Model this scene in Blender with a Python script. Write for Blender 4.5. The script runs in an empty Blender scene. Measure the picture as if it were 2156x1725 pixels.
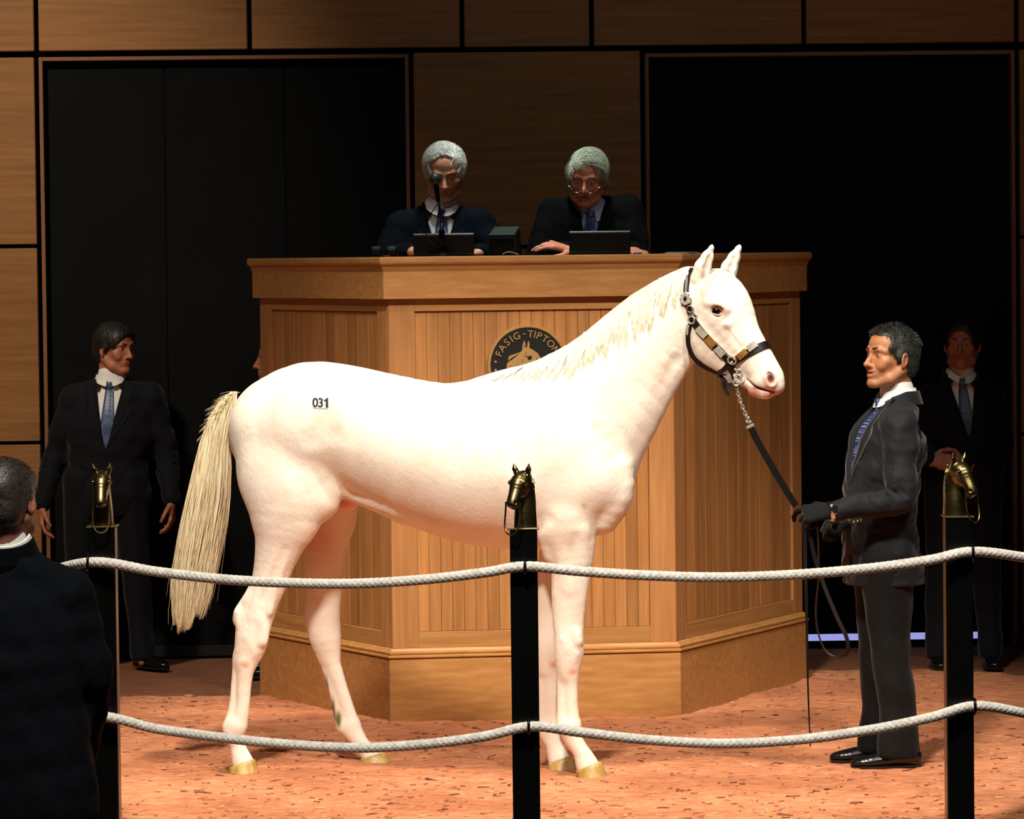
import bpy, math, random
import numpy as np
from mathutils import Vector, Matrix
from mathutils.bvhtree import BVHTree

random.seed(7); np.random.seed(7)
SC = bpy.context.scene
COL = SC.collection
F = 8100.0            # focal length in pixels of the 2156 x 1725 frame
H0 = 2.0              # camera height
TH = math.atan(324.5 / F)
PH = 0.0116
# ---------------------------------------------------------------- camera
_R0 = Vector((1, 0, 0)); _U0 = Vector((0, math.sin(TH), math.cos(TH))); _Fw = Vector((0, math.cos(TH), -math.sin(TH)))
_R = _R0 * math.cos(PH) - _U0 * math.sin(PH)
_U = _R0 * math.sin(PH) + _U0 * math.cos(PH)
cam_data = bpy.data.cameras.new('camera')
cam = bpy.data.objects.new('camera', cam_data); COL.objects.link(cam)
cam_data.sensor_width = 36.0; cam_data.lens = 36.0 * F / 2156.0
cam_data.clip_start = 0.5; cam_data.clip_end = 100
cam.matrix_world = Matrix(((_R.x, _U.x, -_Fw.x, 0), (_R.y, _U.y, -_Fw.y, 0), (_R.z, _U.z, -_Fw.z, H0), (0, 0, 0, 1)))
SC.camera = cam
CAM = Vector((0, 0, H0))
def ray(px, py):
    return _Fw * F + _R * (px - 1078.0) + _U * (862.5 - py)
def P(px, py, depth):
    d = ray(px, py); return CAM + d * (depth / d.y)
def G(px, py, z=0.0):
    d = ray(px, py); return CAM + d * ((z - H0) / d.z)

# ---------------------------------------------------------------- world, lamps, exposure
SC.view_settings.view_transform = 'Standard'; SC.view_settings.look = 'None'
SC.view_settings.exposure = 0.0; SC.view_settings.gamma = 1.0
SC.view_settings.use_curve_mapping = False
W = bpy.data.worlds.new('world'); SC.world = W; W.use_nodes = True
W.node_tree.nodes['Background'].inputs[0].default_value = (0.55, 0.65, 0.9, 1)
W.node_tree.nodes['Background'].inputs[1].default_value = 0.012
def spot(name, loc, target, power, angle, blend, color, size=0.15):
    l = bpy.data.lights.new(name, 'SPOT'); l.energy = power; l.color = color
    l.spot_size = math.radians(angle); l.spot_blend = blend; l.shadow_soft_size = size
    o = bpy.data.objects.new(name, l); COL.objects.link(o); o.location = loc
    o.rotation_euler = (Vector(target) - Vector(loc)).to_track_quat('-Z', 'Y').to_euler()
    return o
WARM = (1.0, 0.86, 0.68)
spot('key_spot', (-0.9, 7.6, 8.6), (-0.05, 14.05, 0.45), 5600, 34.5, 0.42, (1.0, 0.93, 0.82), 0.40)
spot('ring_spot', (3.6, 9.0, 8.0), (0.7, 14.6, 0.8), 1600, 30, 0.5, (1.0, 0.93, 0.82), 0.35)
spot('top_spot', (0.2, 12.6, 7.8), (-0.1, 14.6, 1.2), 2100, 36, 0.6, (1.0, 0.92, 0.80), 0.25)
spot('wall_spot_left', (-4.2, 12.5, 7.0), (-3.1, 19.0, 2.2), 2500, 36, 0.9, WARM, 0.2)
spot('wall_spot_right', (3.6, 12.5, 7.2), (1.6, 19.0, 3.3), 130, 36, 0.9, WARM, 0.2)
spot('wall_spot_centre', (0.0, 12.5, 7.5), (0.1, 18.4, 2.6), 125, 44, 0.9, (0.9, 0.95, 1.0), 0.3)

spot('desk_front_fill', (0.2, 15.6, 6.8), (0.03, 17.45, 2.45), 560, 22, 0.7, (0.92, 1.0, 0.92), 0.2)  # front fill added to brighten the auctioneers, source unseen
spot('desk_top_spot', (0.1, 16.75, 5.6), (0.04, 17.4, 2.4), 620, 30, 0.6, (0.94, 1.0, 0.94), 0.15)
spot('rostrum_fill_left', (-4.4, 10.5, 7.2), (-1.0, 17.1, 1.0), 720, 19, 0.6, (1.0, 0.90, 0.76), 0.3)  # unseen fill added to lift the rostrum's left side
spot('rostrum_fill_right', (4.4, 10.5, 7.2), (1.15, 17.1, 1.0), 760, 19, 0.6, (1.0, 0.90, 0.76), 0.3)  # matching added fill for the right side, source unseen

# ---------------------------------------------------------------- materials
def lin(h):
    if isinstance(h, str):
        v = [int(h[i:i + 2], 16) / 255 for i in (0, 2, 4)]
        return tuple(((c + 0.055) / 1.055) ** 2.4 if c > 0.04045 else c / 12.92 for c in v) + (1,)
    return tuple(h) + ((1,) if len(h) == 3 else ())
MATS = {}
def nmat(name):
    m = bpy.data.materials.new(name); m.use_nodes = True; MATS[name] = m
    nt = m.node_tree; return m, nt, nt.nodes['Principled BSDF']
def lk(nt, a, b): nt.links.new(a, b)
def coords(nt, kind='Object', scale=(1, 1, 1)):
    tc = nt.nodes.new('ShaderNodeTexCoord'); mp = nt.nodes.new('ShaderNodeMapping')
    mp.inputs['Scale'].default_value = scale; lk(nt, tc.outputs[kind], mp.inputs[0]); return mp.outputs[0]
def noise(nt, vec, scale, detail=4, rough=0.55):
    n = nt.nodes.new('ShaderNodeTexNoise'); n.inputs['Scale'].default_value = scale
    n.inputs['Detail'].default_value = detail; n.inputs['Roughness'].default_value = rough
    lk(nt, vec, n.inputs['Vector']); return n.outputs[0]
def ramp(nt, fac, stops):
    r = nt.nodes.new('ShaderNodeValToRGB'); e = r.color_ramp.elements
    while len(e) < len(stops): e.new(0.5)
    for i, (p, c) in enumerate(stops): e[i].position = p; e[i].color = lin(c)
    lk(nt, fac, r.inputs[0]); return r.outputs[0]
def bump(nt, bs, h, strength=0.3, dist=0.01):
    b = nt.nodes.new('ShaderNodeBump'); b.inputs['Strength'].default_value = strength
    b.inputs['Distance'].default_value = dist; lk(nt, h, b.inputs['Height']); lk(nt, b.outputs[0], bs.inputs['Normal'])
def plain(name, c, rough=0.5, metal=0.0, spec=0.5, var=0.08, nscale=30, bumpst=0.0, sheen=0.0):
    m, nt, bs = nmat(name); c = lin(c)
    v = noise(nt, coords(nt), nscale, 3)
    lo = tuple(max(0, x * (1 - var)) for x in c[:3]); hi = tuple(min(1, x * (1 + var)) for x in c[:3])
    lk(nt, ramp(nt, v, [(0.3, lo), (0.7, hi)]), bs.inputs['Base Color'])
    bs.inputs['Roughness'].default_value = rough; bs.inputs['Metallic'].default_value = metal
    bs.inputs['Specular IOR Level'].default_value = spec
    if sheen: bs.inputs['Sheen Weight'].default_value = sheen; bs.inputs['Sheen Roughness'].default_value = 0.5
    if bumpst: bump(nt, bs, v, bumpst, 0.004)
    return m
def wood(name, a, b, c, grain='z', rough=0.42, vary=0.25, blot=3.0, spec=0.4):
    m, nt, bs = nmat(name)
    sc = {'z': (1, 1, 0.05), 'x': (0.05, 1, 1)}[grain]
    oi = nt.nodes.new('ShaderNodeObjectInfo')
    tc = nt.nodes.new('ShaderNodeTexCoord'); mp = nt.nodes.new('ShaderNodeMapping'); mp.inputs['Scale'].default_value = sc
    lk(nt, tc.outputs['Object'], mp.inputs[0])
    vm = nt.nodes.new('ShaderNodeVectorMath'); vm.operation = 'SCALE'; vm.inputs[0].default_value = (7, 5, 3)
    lk(nt, oi.outputs['Random'], vm.inputs['Scale']); lk(nt, vm.outputs[0], mp.inputs['Location'])
    n1 = noise(nt, mp.outputs[0], 42, 6, 0.6)
    n2 = noise(nt, coords(nt, 'Object', (1, 1, 0.4) if grain == 'z' else (0.4, 1, 1)), blot, 3)
    c1 = ramp(nt, n1, [(0.28, a), (0.5, b), (0.75, c)])
    mx = nt.nodes.new('ShaderNodeMix'); mx.data_type = 'RGBA'; mx.blend_type = 'MULTIPLY'; mx.inputs[0].default_value = 1.0
    mr = nt.nodes.new('ShaderNodeMapRange'); mr.inputs[1].default_value = 0.3; mr.inputs[2].default_value = 0.7
    mr.inputs[3].default_value = 0.88; mr.inputs[4].default_value = 1.06; lk(nt, n2, mr.inputs[0])
    mr2 = nt.nodes.new('ShaderNodeMapRange'); mr2.inputs[3].default_value = 1 - vary; mr2.inputs[4].default_value = 1 + vary * 0.4
    lk(nt, oi.outputs['Random'], mr2.inputs[0])
    mm = nt.nodes.new('ShaderNodeMath'); mm.operation = 'MULTIPLY'; lk(nt, mr.outputs[0], mm.inputs[0]); lk(nt, mr2.outputs[0], mm.inputs[1])
    lk(nt, c1, mx.inputs[6]); lk(nt, mm.outputs[0], mx.inputs[7])
    lk(nt, mx.outputs[2], bs.inputs['Base Color'])
    bs.inputs['Roughness'].default_value = rough; bs.inputs['Specular IOR Level'].default_value = spec
    bump(nt, bs, n1, 0.08, 0.002)
    return m

# ---------------------------------------------------------------- mesh helpers
def link(o, parent=None):
    COL.objects.link(o)
    if parent is not None: o.parent = parent
    return o
def mesh_obj(name, V, Fc, m=None, parent=None, smooth=False):
    me = bpy.data.meshes.new(name)
    me.from_pydata([tuple(v) for v in V], [], [tuple(f) for f in Fc])
    if smooth: me.polygons.foreach_set('use_smooth', [True] * len(me.polygons))
    if m: me.materials.append(m)
    me.update()
    return link(bpy.data.objects.new(name, me), parent)
def np_obj(name, V, Q, m=None, parent=None, smooth=True):
    """fast builder: V (n,3), Q (m,3|4)"""
    me = bpy.data.meshes.new(name); V = np.asarray(V, np.float32); Q = np.asarray(Q, np.int32)
    k = Q.shape[1]
    me.vertices.add(len(V)); me.vertices.foreach_set('co', V.ravel())
    me.loops.add(len(Q) * k); me.loops.foreach_set('vertex_index', Q.ravel())
    me.polygons.add(len(Q)); me.polygons.foreach_set('loop_start', np.arange(0, len(Q) * k, k, dtype=np.int32))
    if smooth: me.polygons.foreach_set('use_smooth', np.ones(len(Q), bool))
    if m: me.materials.append(m)
    me.update(calc_edges=True)
    return link(bpy.data.objects.new(name, me), parent)
def tag(o, label=None, cat=None, group=None, kind=None):
    if label: o['label'] = label
    if cat: o['category'] = cat
    if group: o['group'] = group
    if kind: o['kind'] = kind
    return o
def thing(name, loc, label, cat, rotz=0.0, group=None, rot=None):
    o = bpy.data.objects.new(name, None); COL.objects.link(o); o.empty_display_size = 0.1
    o.location = loc; o.rotation_euler = rot if rot else (0, 0, rotz)
    return tag(o, label, cat, group)
class MB:
    """collects simple solids into one mesh"""
    def __init__(s): s.v = []; s.f = []
    def add(s, V, Fc):
        n = len(s.v); s.v += [tuple(v) for v in V]; s.f += [tuple(i + n for i in f) for f in Fc]; return s
    def box(s, x0, x1, y0, y1, z0, z1, bev=0.0, M=None):
        b = min(bev, (x1 - x0) * .45, (y1 - y0) * .45, (z1 - z0) * .45)
        if b <= 0:
            V = [(x, y, z) for x in (x0, x1) for y in (y0, y1) for z in (z0, z1)]
            Fc = [(0, 1, 3, 2), (4, 6, 7, 5), (0, 4, 5, 1), (2, 3, 7, 6), (0, 2, 6, 4), (1, 5, 7, 3)]
        else:
            V = []; idx = {}
            for ix, x in enumerate((x0, x1)):
                for iy, y in enumerate((y0, y1)):
                    for iz, z in enumerate((z0, z1)):
                        sx, sy, sz = (1, -1)[ix], (1, -1)[iy], (1, -1)[iz]
                        for a in range(3):
                            p = [x + sx * b, y + sy * b, z + sz * b]; p[a] = (x, y, z)[a]
                            idx[(ix, iy, iz, a)] = len(V); V.append(p)
            Fc = []
            for a in range(3):
                o1, o2 = [(1, 2), (2, 0), (0, 1)][a]
                for sd in (0, 1):
                    q = []
                    for c1, c2 in ((0, 0), (1, 0), (1, 1), (0, 1)):
                        k = [0, 0, 0]; k[a] = sd; k[o1] = c1; k[o2] = c2; q.append(idx[tuple(k) + (a,)])
                    Fc.append(q if sd else q[::-1])
                for c1 in (0, 1):
                    for c2 in (0, 1):
                        k0 = [0, 0, 0]; k1 = [0, 0, 0]; k0[o1] = k1[o1] = c1; k0[o2] = k1[o2] = c2; k1[a] = 1
                        q = [idx[tuple(k0) + (o1,)], idx[tuple(k1) + (o1,)], idx[tuple(k1) + (o2,)], idx[tuple(k0) + (o2,)]]
                        Fc.append(q if (c1 ^ c2) else q[::-1])
            for ix in (0, 1):
                for iy in (0, 1):
                    for iz in (0, 1):
                        q = [idx[(ix, iy, iz, a)] for a in range(3)]
                        Fc.append(q if (ix + iy + iz) % 2 else q[::-1])
        if M is not None: V = [M @ Vector(v) for v in V]
        return s.add(V, Fc)
    def lathe(s, prof, n=24, M=None, cap=True):
        V = []; Fc = []
        for r, z in prof:
            for k in range(n):
                a = 2 * math.pi * k / n; V.append((r * math.cos(a), r * math.sin(a), z))
        for i in range(len(prof) - 1):
            for k in range(n):
                k2 = (k + 1) % n; Fc.append((i * n + k, i * n + k2, (i + 1) * n + k2, (i + 1) * n + k))
        if cap: Fc.append(tuple(range(n - 1, -1, -1))); Fc.append(tuple((len(prof) - 1) * n + k for k in range(n)))
        if M is not None: V = [M @ Vector(v) for v in V]
        return s.add(V, Fc)
    def tube(s, pts, r, n=8, cap=True, flat=None, up=None):
        """tube along pts; r scalar/list; flat=(w,t) gives a strap cross-section with its wide side across `up`"""
        pts = [Vector(p) for p in pts]; N = len(pts)
        rs = r if hasattr(r, '__len__') else [r] * N
        T = [(pts[min(i + 1, N - 1)] - pts[max(i - 1, 0)]).normalized() for i in range(N)]
        uplist = isinstance(up, list)
        ref = Vector(up[0]) if uplist else Vector(up) if up is not None else (Vector((0, 0, 1)) if abs(T[0].z) < 0.9 else Vector((1, 0, 0)))
        u = (ref - T[0] * ref.dot(T[0])).normalized(); V = []; Fc = []
        for i in range(N):
            if uplist: u = Vector(up[i])
            u = (u - T[i] * u.dot(T[i]));
            u = u.normalized() if u.length > 1e-6 else Vector((1, 0, 0))
            w = T[i].cross(u)
            for k in range(n):
                a = 2 * math.pi * (k + 0.5) / n
                if flat:
                    ca, sa = math.cos(a), math.sin(a)
                    q = max(abs(ca), abs(sa)); V.append(pts[i] + u * (ca / q) * flat[1] * rs[i] / 2 + w * (sa / q) * flat[0] * rs[i] / 2)
                else: V.append(pts[i] + (u * math.cos(a) + w * math.sin(a)) * rs[i])
        for i in range(N - 1):
            for k in range(n):
                k2 = (k + 1) % n; Fc.append((i * n + k, i * n + k2, (i + 1) * n + k2, (i + 1) * n + k))
        if cap: Fc.append(tuple(range(n - 1, -1, -1))); Fc.append(tuple((N - 1) * n + k for k in range(n)))
        return s.add(V, Fc)
    def ball(s, c, r, nu=16, nv=10, M=None):
        rr = r if hasattr(r, '__len__') else (r, r, r); V = []; Fc = []
        for j in range(nv + 1):
            t = math.pi * j / nv
            for k in range(nu):
                a = 2 * math.pi * k / nu
                p = Vector((rr[0] * math.sin(t) * math.cos(a), rr[1] * math.sin(t) * math.sin(a), rr[2] * math.cos(t)))
                if M is not None: p = M @ p
                V.append(Vector(c) + p)
        for j in range(nv):
            for k in range(nu):
                k2 = (k + 1) % nu; Fc.append((j * nu + k, (j + 1) * nu + k, (j + 1) * nu + k2, j * nu + k2))
        return s.add(V, Fc)
    def prism(s, poly, d, M=None):
        """poly in (x,z), thickness d along -y..0"""
        n = len(poly); V = [(p[0], -d, p[1]) for p in poly] + [(p[0], 0, p[1]) for p in poly]
        Fc = [tuple(range(n)), tuple(range(2 * n - 1, n - 1, -1))] + [(i, i + n, (i + 1) % n + n, (i + 1) % n) for i in range(n)]
        if M is not None: V = [M @ Vector(v) for v in V]
        return s.add(V, Fc)
    def build(s, name, m=None, parent=None, smooth=False, sharp=None):
        o = mesh_obj(name, s.v, s.f, m, parent, smooth)
        if sharp: o.data.set_sharp_from_angle(angle=math.radians(sharp))
        return o
def cr(pts, n=8):
    """Catmull-Rom resample; pts tuples of any dimension"""
    pts = [np.array(p, float) for p in pts]; out = []
    for i in range(len(pts) - 1):
        p0 = pts[max(i - 1, 0)]; p1 = pts[i]; p2 = pts[i + 1]; p3 = pts[min(i + 2, len(pts) - 1)]
        for k in range(n):
            t = k / n
            out.append(0.5 * ((2 * p1) + (-p0 + p2) * t + (2 * p0 - 5 * p1 + 4 * p2 - p3) * t * t + (-p0 + 3 * p1 - 3 * p2 + p3) * t ** 3))
    out.append(pts[-1]); return out

# ---------------------------------------------------------------- implicit-surface sculpting
class Field:
    def __init__(s, xs, ys, zs):
        s.ax = [np.asarray(a, np.float32) for a in (xs, ys, zs)]
        s.D = np.full([len(a) for a in s.ax], 1.0, np.float32)
    def sl(s, lo, hi, pad):
        r = []
        for a, l, h in zip(s.ax, lo, hi):
            i = int(np.searchsorted(a, l - pad)); j = int(np.searchsorted(a, h + pad)); r.append(slice(max(i - 1, 0), min(j + 1, len(a))))
        return tuple(r)
    def grid(s, r):
        return (s.ax[0][r[0]][:, None, None], s.ax[1][r[1]][None, :, None], s.ax[2][r[2]][None, None, :])
    def comb(s, r, d, k, op):
        A = s.D[r]
        if op == 'sub': d = -d
        if op == 'add':
            h = np.clip(0.5 + 0.5 * (A - d) / k, 0, 1); B = A + (d - A) * h - k * h * (1 - h)
        else:
            h = np.clip(0.5 - 0.5 * (A - d) / k, 0, 1); B = A + (d - A) * h + k * h * (1 - h)
        s.D[r] = B
    def ell(s, c, rad, rot=None, k=0.01, op='add'):
        """ellipsoid; rot = 3x3 (columns are its axes)"""
        c = np.asarray(c, float); rad = np.asarray(rad, float)
        Rm = np.eye(3) if rot is None else np.asarray(rot, float)
        ext = np.sqrt(((Rm * rad) ** 2).sum(1))
        r = s.sl(c - ext, c + ext, k + 0.012)
        X, Y, Z = s.grid(r)
        if 0 in s.D[r].shape: return
        X = X - c[0]; Y = Y - c[1]; Z = Z - c[2]
        q = 0; q2 = 0
        for i in range(3):
            u = X * Rm[0, i] + Y * Rm[1, i] + Z * Rm[2, i]
            q = q + (u / rad[i]) ** 2; q2 = q2 + (u / rad[i] ** 2) ** 2
        k0 = np.sqrt(q); k1 = np.sqrt(q2) + 1e-9
        s.comb(r, (k0 * (k0 - 1) / k1).astype(np.float32), k, op)
    def cone(s, a, b, ra, rb, k=0.01, op='add', sq=None):
        """tapered capsule a->b; sq=(unit axis, factor) squashes the distance along an axis"""
        a = np.asarray(a, float); b = np.asarray(b, float); rm = max(ra, rb)
        f = 1.0 if sq is None else max(1.0, 1.0 / sq[1])
        r = s.sl(np.minimum(a, b) - rm * f, np.maximum(a, b) + rm * f, k + 0.012)
        if 0 in s.D[r].shape: return
        X, Y, Z = s.grid(r); ab = b - a; L2 = max(float(ab @ ab), 1e-12)
        X = X - a[0]; Y = Y - a[1]; Z = Z - a[2]
        t = np.clip((X * ab[0] + Y * ab[1] + Z * ab[2]) / L2, 0, 1)
        dx = X - t * ab[0]; dy = Y - t * ab[1]; dz = Z - t * ab[2]
        d2 = dx * dx + dy * dy + dz * dz
        if sq is not None:
            n = np.asarray(sq[0], float); p = dx * n[0] + dy * n[1] + dz * n[2]; d2 = d2 + p * p * (sq[1] ** 2 - 1)
        s.comb(r, (np.sqrt(np.maximum(d2, 0)) - (ra + (rb - ra) * t)).astype(np.float32), k, op)
    def chain(s, pts, k=0.01, op='add', sq=None):
        for p, q in zip(pts[:-1], pts[1:]):
            s.cone(p[:3], q[:3], p[3], q[3], k, op, sq)
    def noise_disp(s, amp, freq, lo=None, hi=None, seed=0):
        r = s.sl(lo, hi, 0) if lo is not None else (slice(None),) * 3
        X, Y, Z = s.grid(r); rs = np.random.RandomState(seed); v = 0
        for i in range(5):
            w = rs.normal(size=3) * freq; p = rs.uniform(0, 6.28)
            v = v + np.sin(X * w[0] + Y * w[1] + Z * w[2] + p)
        s.D[r] += (v * amp / 2.5).astype(np.float32)
    def mesh(s, smooth=1):
        D = s.D; S = D < 0
        nx, ny, nz = D.shape
        cnt = np.zeros((nx - 1, ny - 1, nz - 1), np.int8)
        for i in (0, 1):
            for j in (0, 1):
                for k in (0, 1): cnt += S[i:nx - 1 + i, j:ny - 1 + j, k:nz - 1 + k]
        act = (cnt > 0) & (cnt < 8); I, J, K = np.nonzero(act); N = len(I)
        idx = np.full(act.shape, -1, np.int32); idx[I, J, K] = np.arange(N)
        Pc = np.zeros((N, 3)); w = np.zeros(N)
        for ax in range(3):
            o1, o2 = [(1, 2), (0, 2), (0, 1)][ax]
            for a in (0, 1):
                for b in (0, 1):
                    o = [0, 0, 0]; o[o1] = a; o[o2] = b; c0 = (I + o[0], J + o[1], K + o[2])
                    o[ax] = 1; c1 = (I + o[0], J + o[1], K + o[2])
                    d0 = D[c0]; d1 = D[c1]; m = (d0 < 0) != (d1 < 0)
                    t = np.where(m, d0 / np.where(m, d0 - d1, 1), 0)
                    p = [s.ax[q][c0[q]] for q in range(3)]
                    p[ax] = p[ax] + t * (s.ax[ax][c1[ax]] - s.ax[ax][c0[ax]])
                    for q in range(3): Pc[:, q] += np.where(m, p[q], 0)
                    w += m
        Pc /= w[:, None]
        Q = []
        for ax in range(3):
            sl0 = [slice(1, -1)] * 3; sl1 = [slice(1, -1)] * 3; sl0[ax] = slice(0, -1); sl1[ax] = slice(1, None)
            A = S[tuple(sl0)]; B = S[tuple(sl1)]; I2 = np.nonzero(A != B)
            g = [I2[0] + 1, I2[1] + 1, I2[2] + 1]; g[ax] = I2[ax]
            o1, o2 = [(1, 2), (2, 0), (0, 1)][ax]; q = []
            for da, db in ((1, 1), (0, 1), (0, 0), (1, 0)):
                h = [g[0].copy(), g[1].copy(), g[2].copy()]; h[o1] = h[o1] - da; h[o2] = h[o2] - db; q.append(idx[h[0], h[1], h[2]])
            q = np.stack(q, 1); fl = ~A[I2]; q[fl] = q[fl][:, ::-1]; Q.append(q)
        Q = np.concatenate(Q)
        for _ in range(smooth):
            acc = np.zeros_like(Pc); c = np.zeros(N)
            for a, b in ((0, 1), (1, 2), (2, 3), (3, 0)):
                for q in range(3):
                    acc[:, q] += np.bincount(Q[:, a], Pc[Q[:, b], q], N) + np.bincount(Q[:, b], Pc[Q[:, a], q], N)
                c += np.bincount(Q[:, a], minlength=N) + np.bincount(Q[:, b], minlength=N)
            Pc = Pc * 0.5 + acc / np.maximum(c, 1)[:, None] * 0.5
        return Pc, Q
def biggest(V, Q):
    """keep the largest connected piece"""
    n = len(V); lab = np.arange(n)
    for _ in range(400):
        m = lab[Q].min(1); new = lab.copy()
        for c in range(4): np.minimum.at(new, Q[:, c], m)
        new = new[new]; 
        if (new == lab).all(): break
        lab = new
    b = np.bincount(lab).argmax(); keep = lab == b
    mp = np.cumsum(keep) - 1; Q2 = Q[keep[Q[:, 0]]]
    return V[keep], mp[Q2]
def axis(lo, hi, step, fine=()):
    """grid line positions with finer zones [(a,b,step)]"""
    out = [lo]; x = lo
    while x < hi:
        st = step
        for a, b, f in fine:
            if a <= x <= b: st = min(st, f)
        x += st; out.append(x)
    return out
def rotz(a): c, s_ = math.cos(a), math.sin(a); return np.array(((c, -s_, 0), (s_, c, 0), (0, 0, 1.0)))
def rotx(a): c, s_ = math.cos(a), math.sin(a); return np.array(((1, 0, 0), (0, c, -s_), (0, s_, c)))
def roty(a): c, s_ = math.cos(a), math.sin(a); return np.array(((c, 0, s_), (0, 1, 0), (-s_, 0, c)))
def set_cols(o, cols, name='tint'):
    at = o.data.color_attributes.new(name, 'FLOAT_COLOR', 'POINT')
    at.data.foreach_set('color', np.asarray(cols, np.float32).ravel())
# ================================================================ SETTING
M_panel = wood('wall_veneer', '80562f', '8e6238', '9b6f43', 'x', 0.45, 0.14, 1.2, 0.25)
M_rost = wood('rostrum_maple', '9c6a38', 'aa7743', 'b98850', 'x', 0.4, 0.10, 1.6, 0.35)
M_rostz = wood('rostrum_stile_maple', '97653a', 'a57142', 'b27f4c', 'z', 0.4, 0.12, 1.6, 0.35)
M_board = wood('rostrum_beadboard', '966436', 'a67140', 'b8834d', 'z', 0.4, 0.26, 2.0, 0.35)
M_frame = plain('door_frame_wood', '7a5236', 0.5, 0, 0.3)
M_black = plain('matt_black_backing', '050505', 0.9, 0, 0.05)
M_door = plain('black_door_panel', '090a0a', 0.85, 0, 0.12, 0.25, 3)
M_desk = plain('dark_desk_top', '14100c', 0.35)
M_brass = None

# ---- wall frame: u along the wall, z up
WA = Vector((-3.2, 19.22, 0)); WB = Vector((3.2, 19.48, 0)); WX = (WB - WA).normalized(); WN = Vector((WX.y, -WX.x, 0))
WM = Matrix(((WX.x, -WN.x, 0, WA.x), (WX.y, -WN.y, 0, WA.y), (0, 0, 1, 0), (0, 0, 0, 1)))   # local (u, back, z)
def WP(px, py):
    d = ray(px, py); t = (WA - CAM).dot(WN) / d.dot(WN); p = CAM + d * t
    return (p - WA).dot(WX), p.z
def wrect(xl, xr, yt, yb, xm=None):
    """pixel rectangle on the wall -> u0,u1,z0,z1"""
    return WP(xl, yt)[0], WP(xr, yt)[0], (WP(xl, yb)[1] + WP(xr, yb)[1]) / 2, (WP(xl, yt)[1] + WP(xr, yt)[1]) / 2
wall = tag(MB().box(-3.5, 9.9, 0.06, 0.16, -0.02, 5.2).build('wall_back', M_black), kind='structure')
wall.matrix_world = WM
def wpanel(name, u0, u1, z0, z1, m, y0=0.0, y1=0.058, bev=0.004, parent=None):
    cu, cz = (u0 + u1) / 2, (z0 + z1) / 2
    o = MB().box(u0 - cu, u1 - cu, y0, y1, z0 - cz, z1 - cz, bev).build(name, m, parent or wall); o.location = (cu, 0, cz); return o
U = lambda px, py=110: WP(px, py)[0]
Z = lambda px, py: WP(px, py)[1]
zt = Z(1078, 100)           # underside of the upper row
seams = [U(76, 50), U(525, 50), U(972.5, 50), U(1245.5, 50), U(1692.5, 50), U(2140.5, 50)]
us = [-3.4, seams[0] - 2.0] + seams + [seams[-1] + 2.2, 9.8]
g = 0.0115
for row, (za, zb) in enumerate(((zt + 0.004, zt + 0.86), (zt + 0.885, zt + 1.9))):
    for a, b in zip(us[:-1], us[1:]):
        if b - a > 0.1: wpanel('panel', a + g, b - g, za, zb, M_panel)
zl = [0.02, Z(40, 1352), Z(40, 937), Z(40, 930), Z(40, 523), Z(40, 515), Z(40, 121), ]
ul1 = U(71.5, 130); ur0 = U(2146, 130)
for a, b in ((-3.4, ul1 - 1.25), (ul1 - 1.22, ul1)):
    for za, zb in ((0.02, Z(40, 937)), (Z(40, 930), Z(40, 523)), (Z(40, 515), Z(40, 121))): wpanel('panel', a, b, za, zb, M_panel)
for a, b in ((ur0, ur0 + 1.22), (ur0 + 1.25, 9.8)):
    for za, zb in ((0.02, Z(2150, 919)), (Z(2150, 912), Z(2150, 503)), (Z(2150, 496), Z(2150, 104))): wpanel('panel', a, b, za, zb, M_panel)
uc0, uc1 = U(871, 200), U(1348, 200)
for za, zb in ((0.02, Z(1110, 524)), (Z(1110, 516), Z(1110, 109))): wpanel('panel', uc0, uc1, za, zb, M_panel)
# ---- two wide black doors with thin wooden frames
def doorway(name, xl, xr, yt, gap):
    u0, u1 = U(xl, yt + 40), U(xr, yt + 40); zt_ = (Z(xl, yt) + Z(xr, yt)) / 2; t = 0.0195
    zb = 0.062 if gap else 0.0
    d = tag(MB().box(u0 + t, u1 - t, 0.045, 0.0595, zb, zt_ - t).build(name, M_door), kind='structure'); d.matrix_world = WM
    f = MB(); f.box(u0, u0 + t, -0.03, 0.0595, 0, zt_, .002).box(u1 - t, u1, -0.03, 0.0595, 0, zt_, .002).box(u0 + t, u1 - t, -0.03, 0.0595, zt_ - t, zt_, .002)
    f.build('door_frame', M_frame, d)
    n = 3
    for i in range(n):
        a = u0 + t + (u1 - u0 - 2 * t) * i / n; b = u0 + t + (u1 - u0 - 2 * t) * (i + 1) / n
        MB().box(a + .004, b - .004, 0.036, 0.045, zb, zt_ - t - .004, .003).build('door_leaf', M_door, d)
    return d
d1 = doorway('door_1', 82.5, 860.5, 117.5, False)
d2 = doorway('door_2', 1357, 2134.5, 109.5, True)
m, nt, bs = nmat('light_gap'); bs.inputs['Emission Color'].default_value = (0.42, 0.44, 1.0, 1); bs.inputs['Emission Strength'].default_value = 0.75
bs.inputs['Base Color'].default_value = (0.1, 0.1, 0.2, 1)
tag(MB().box(U(1690, 1360), U(2095, 1360), 0.037, 0.04, 0.028, 0.062).build('light_under_door', m, d2))
MB().box(U(1366, 1360), U(2125, 1360), 0.03, 0.0595, 0.0, 0.028, .003).build('threshold', M_black, d2)
M_bb = plain('black_baseboard', '14171b', 0.4, 0, 0.4)
bb = tag(MB().box(U(95, 1380) - .02, U(852, 1380), 0.015, 0.036, 0.0, 0.055, .004).build('baseboard_back', M_bb), kind='structure'); bb.matrix_world = WM

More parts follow.
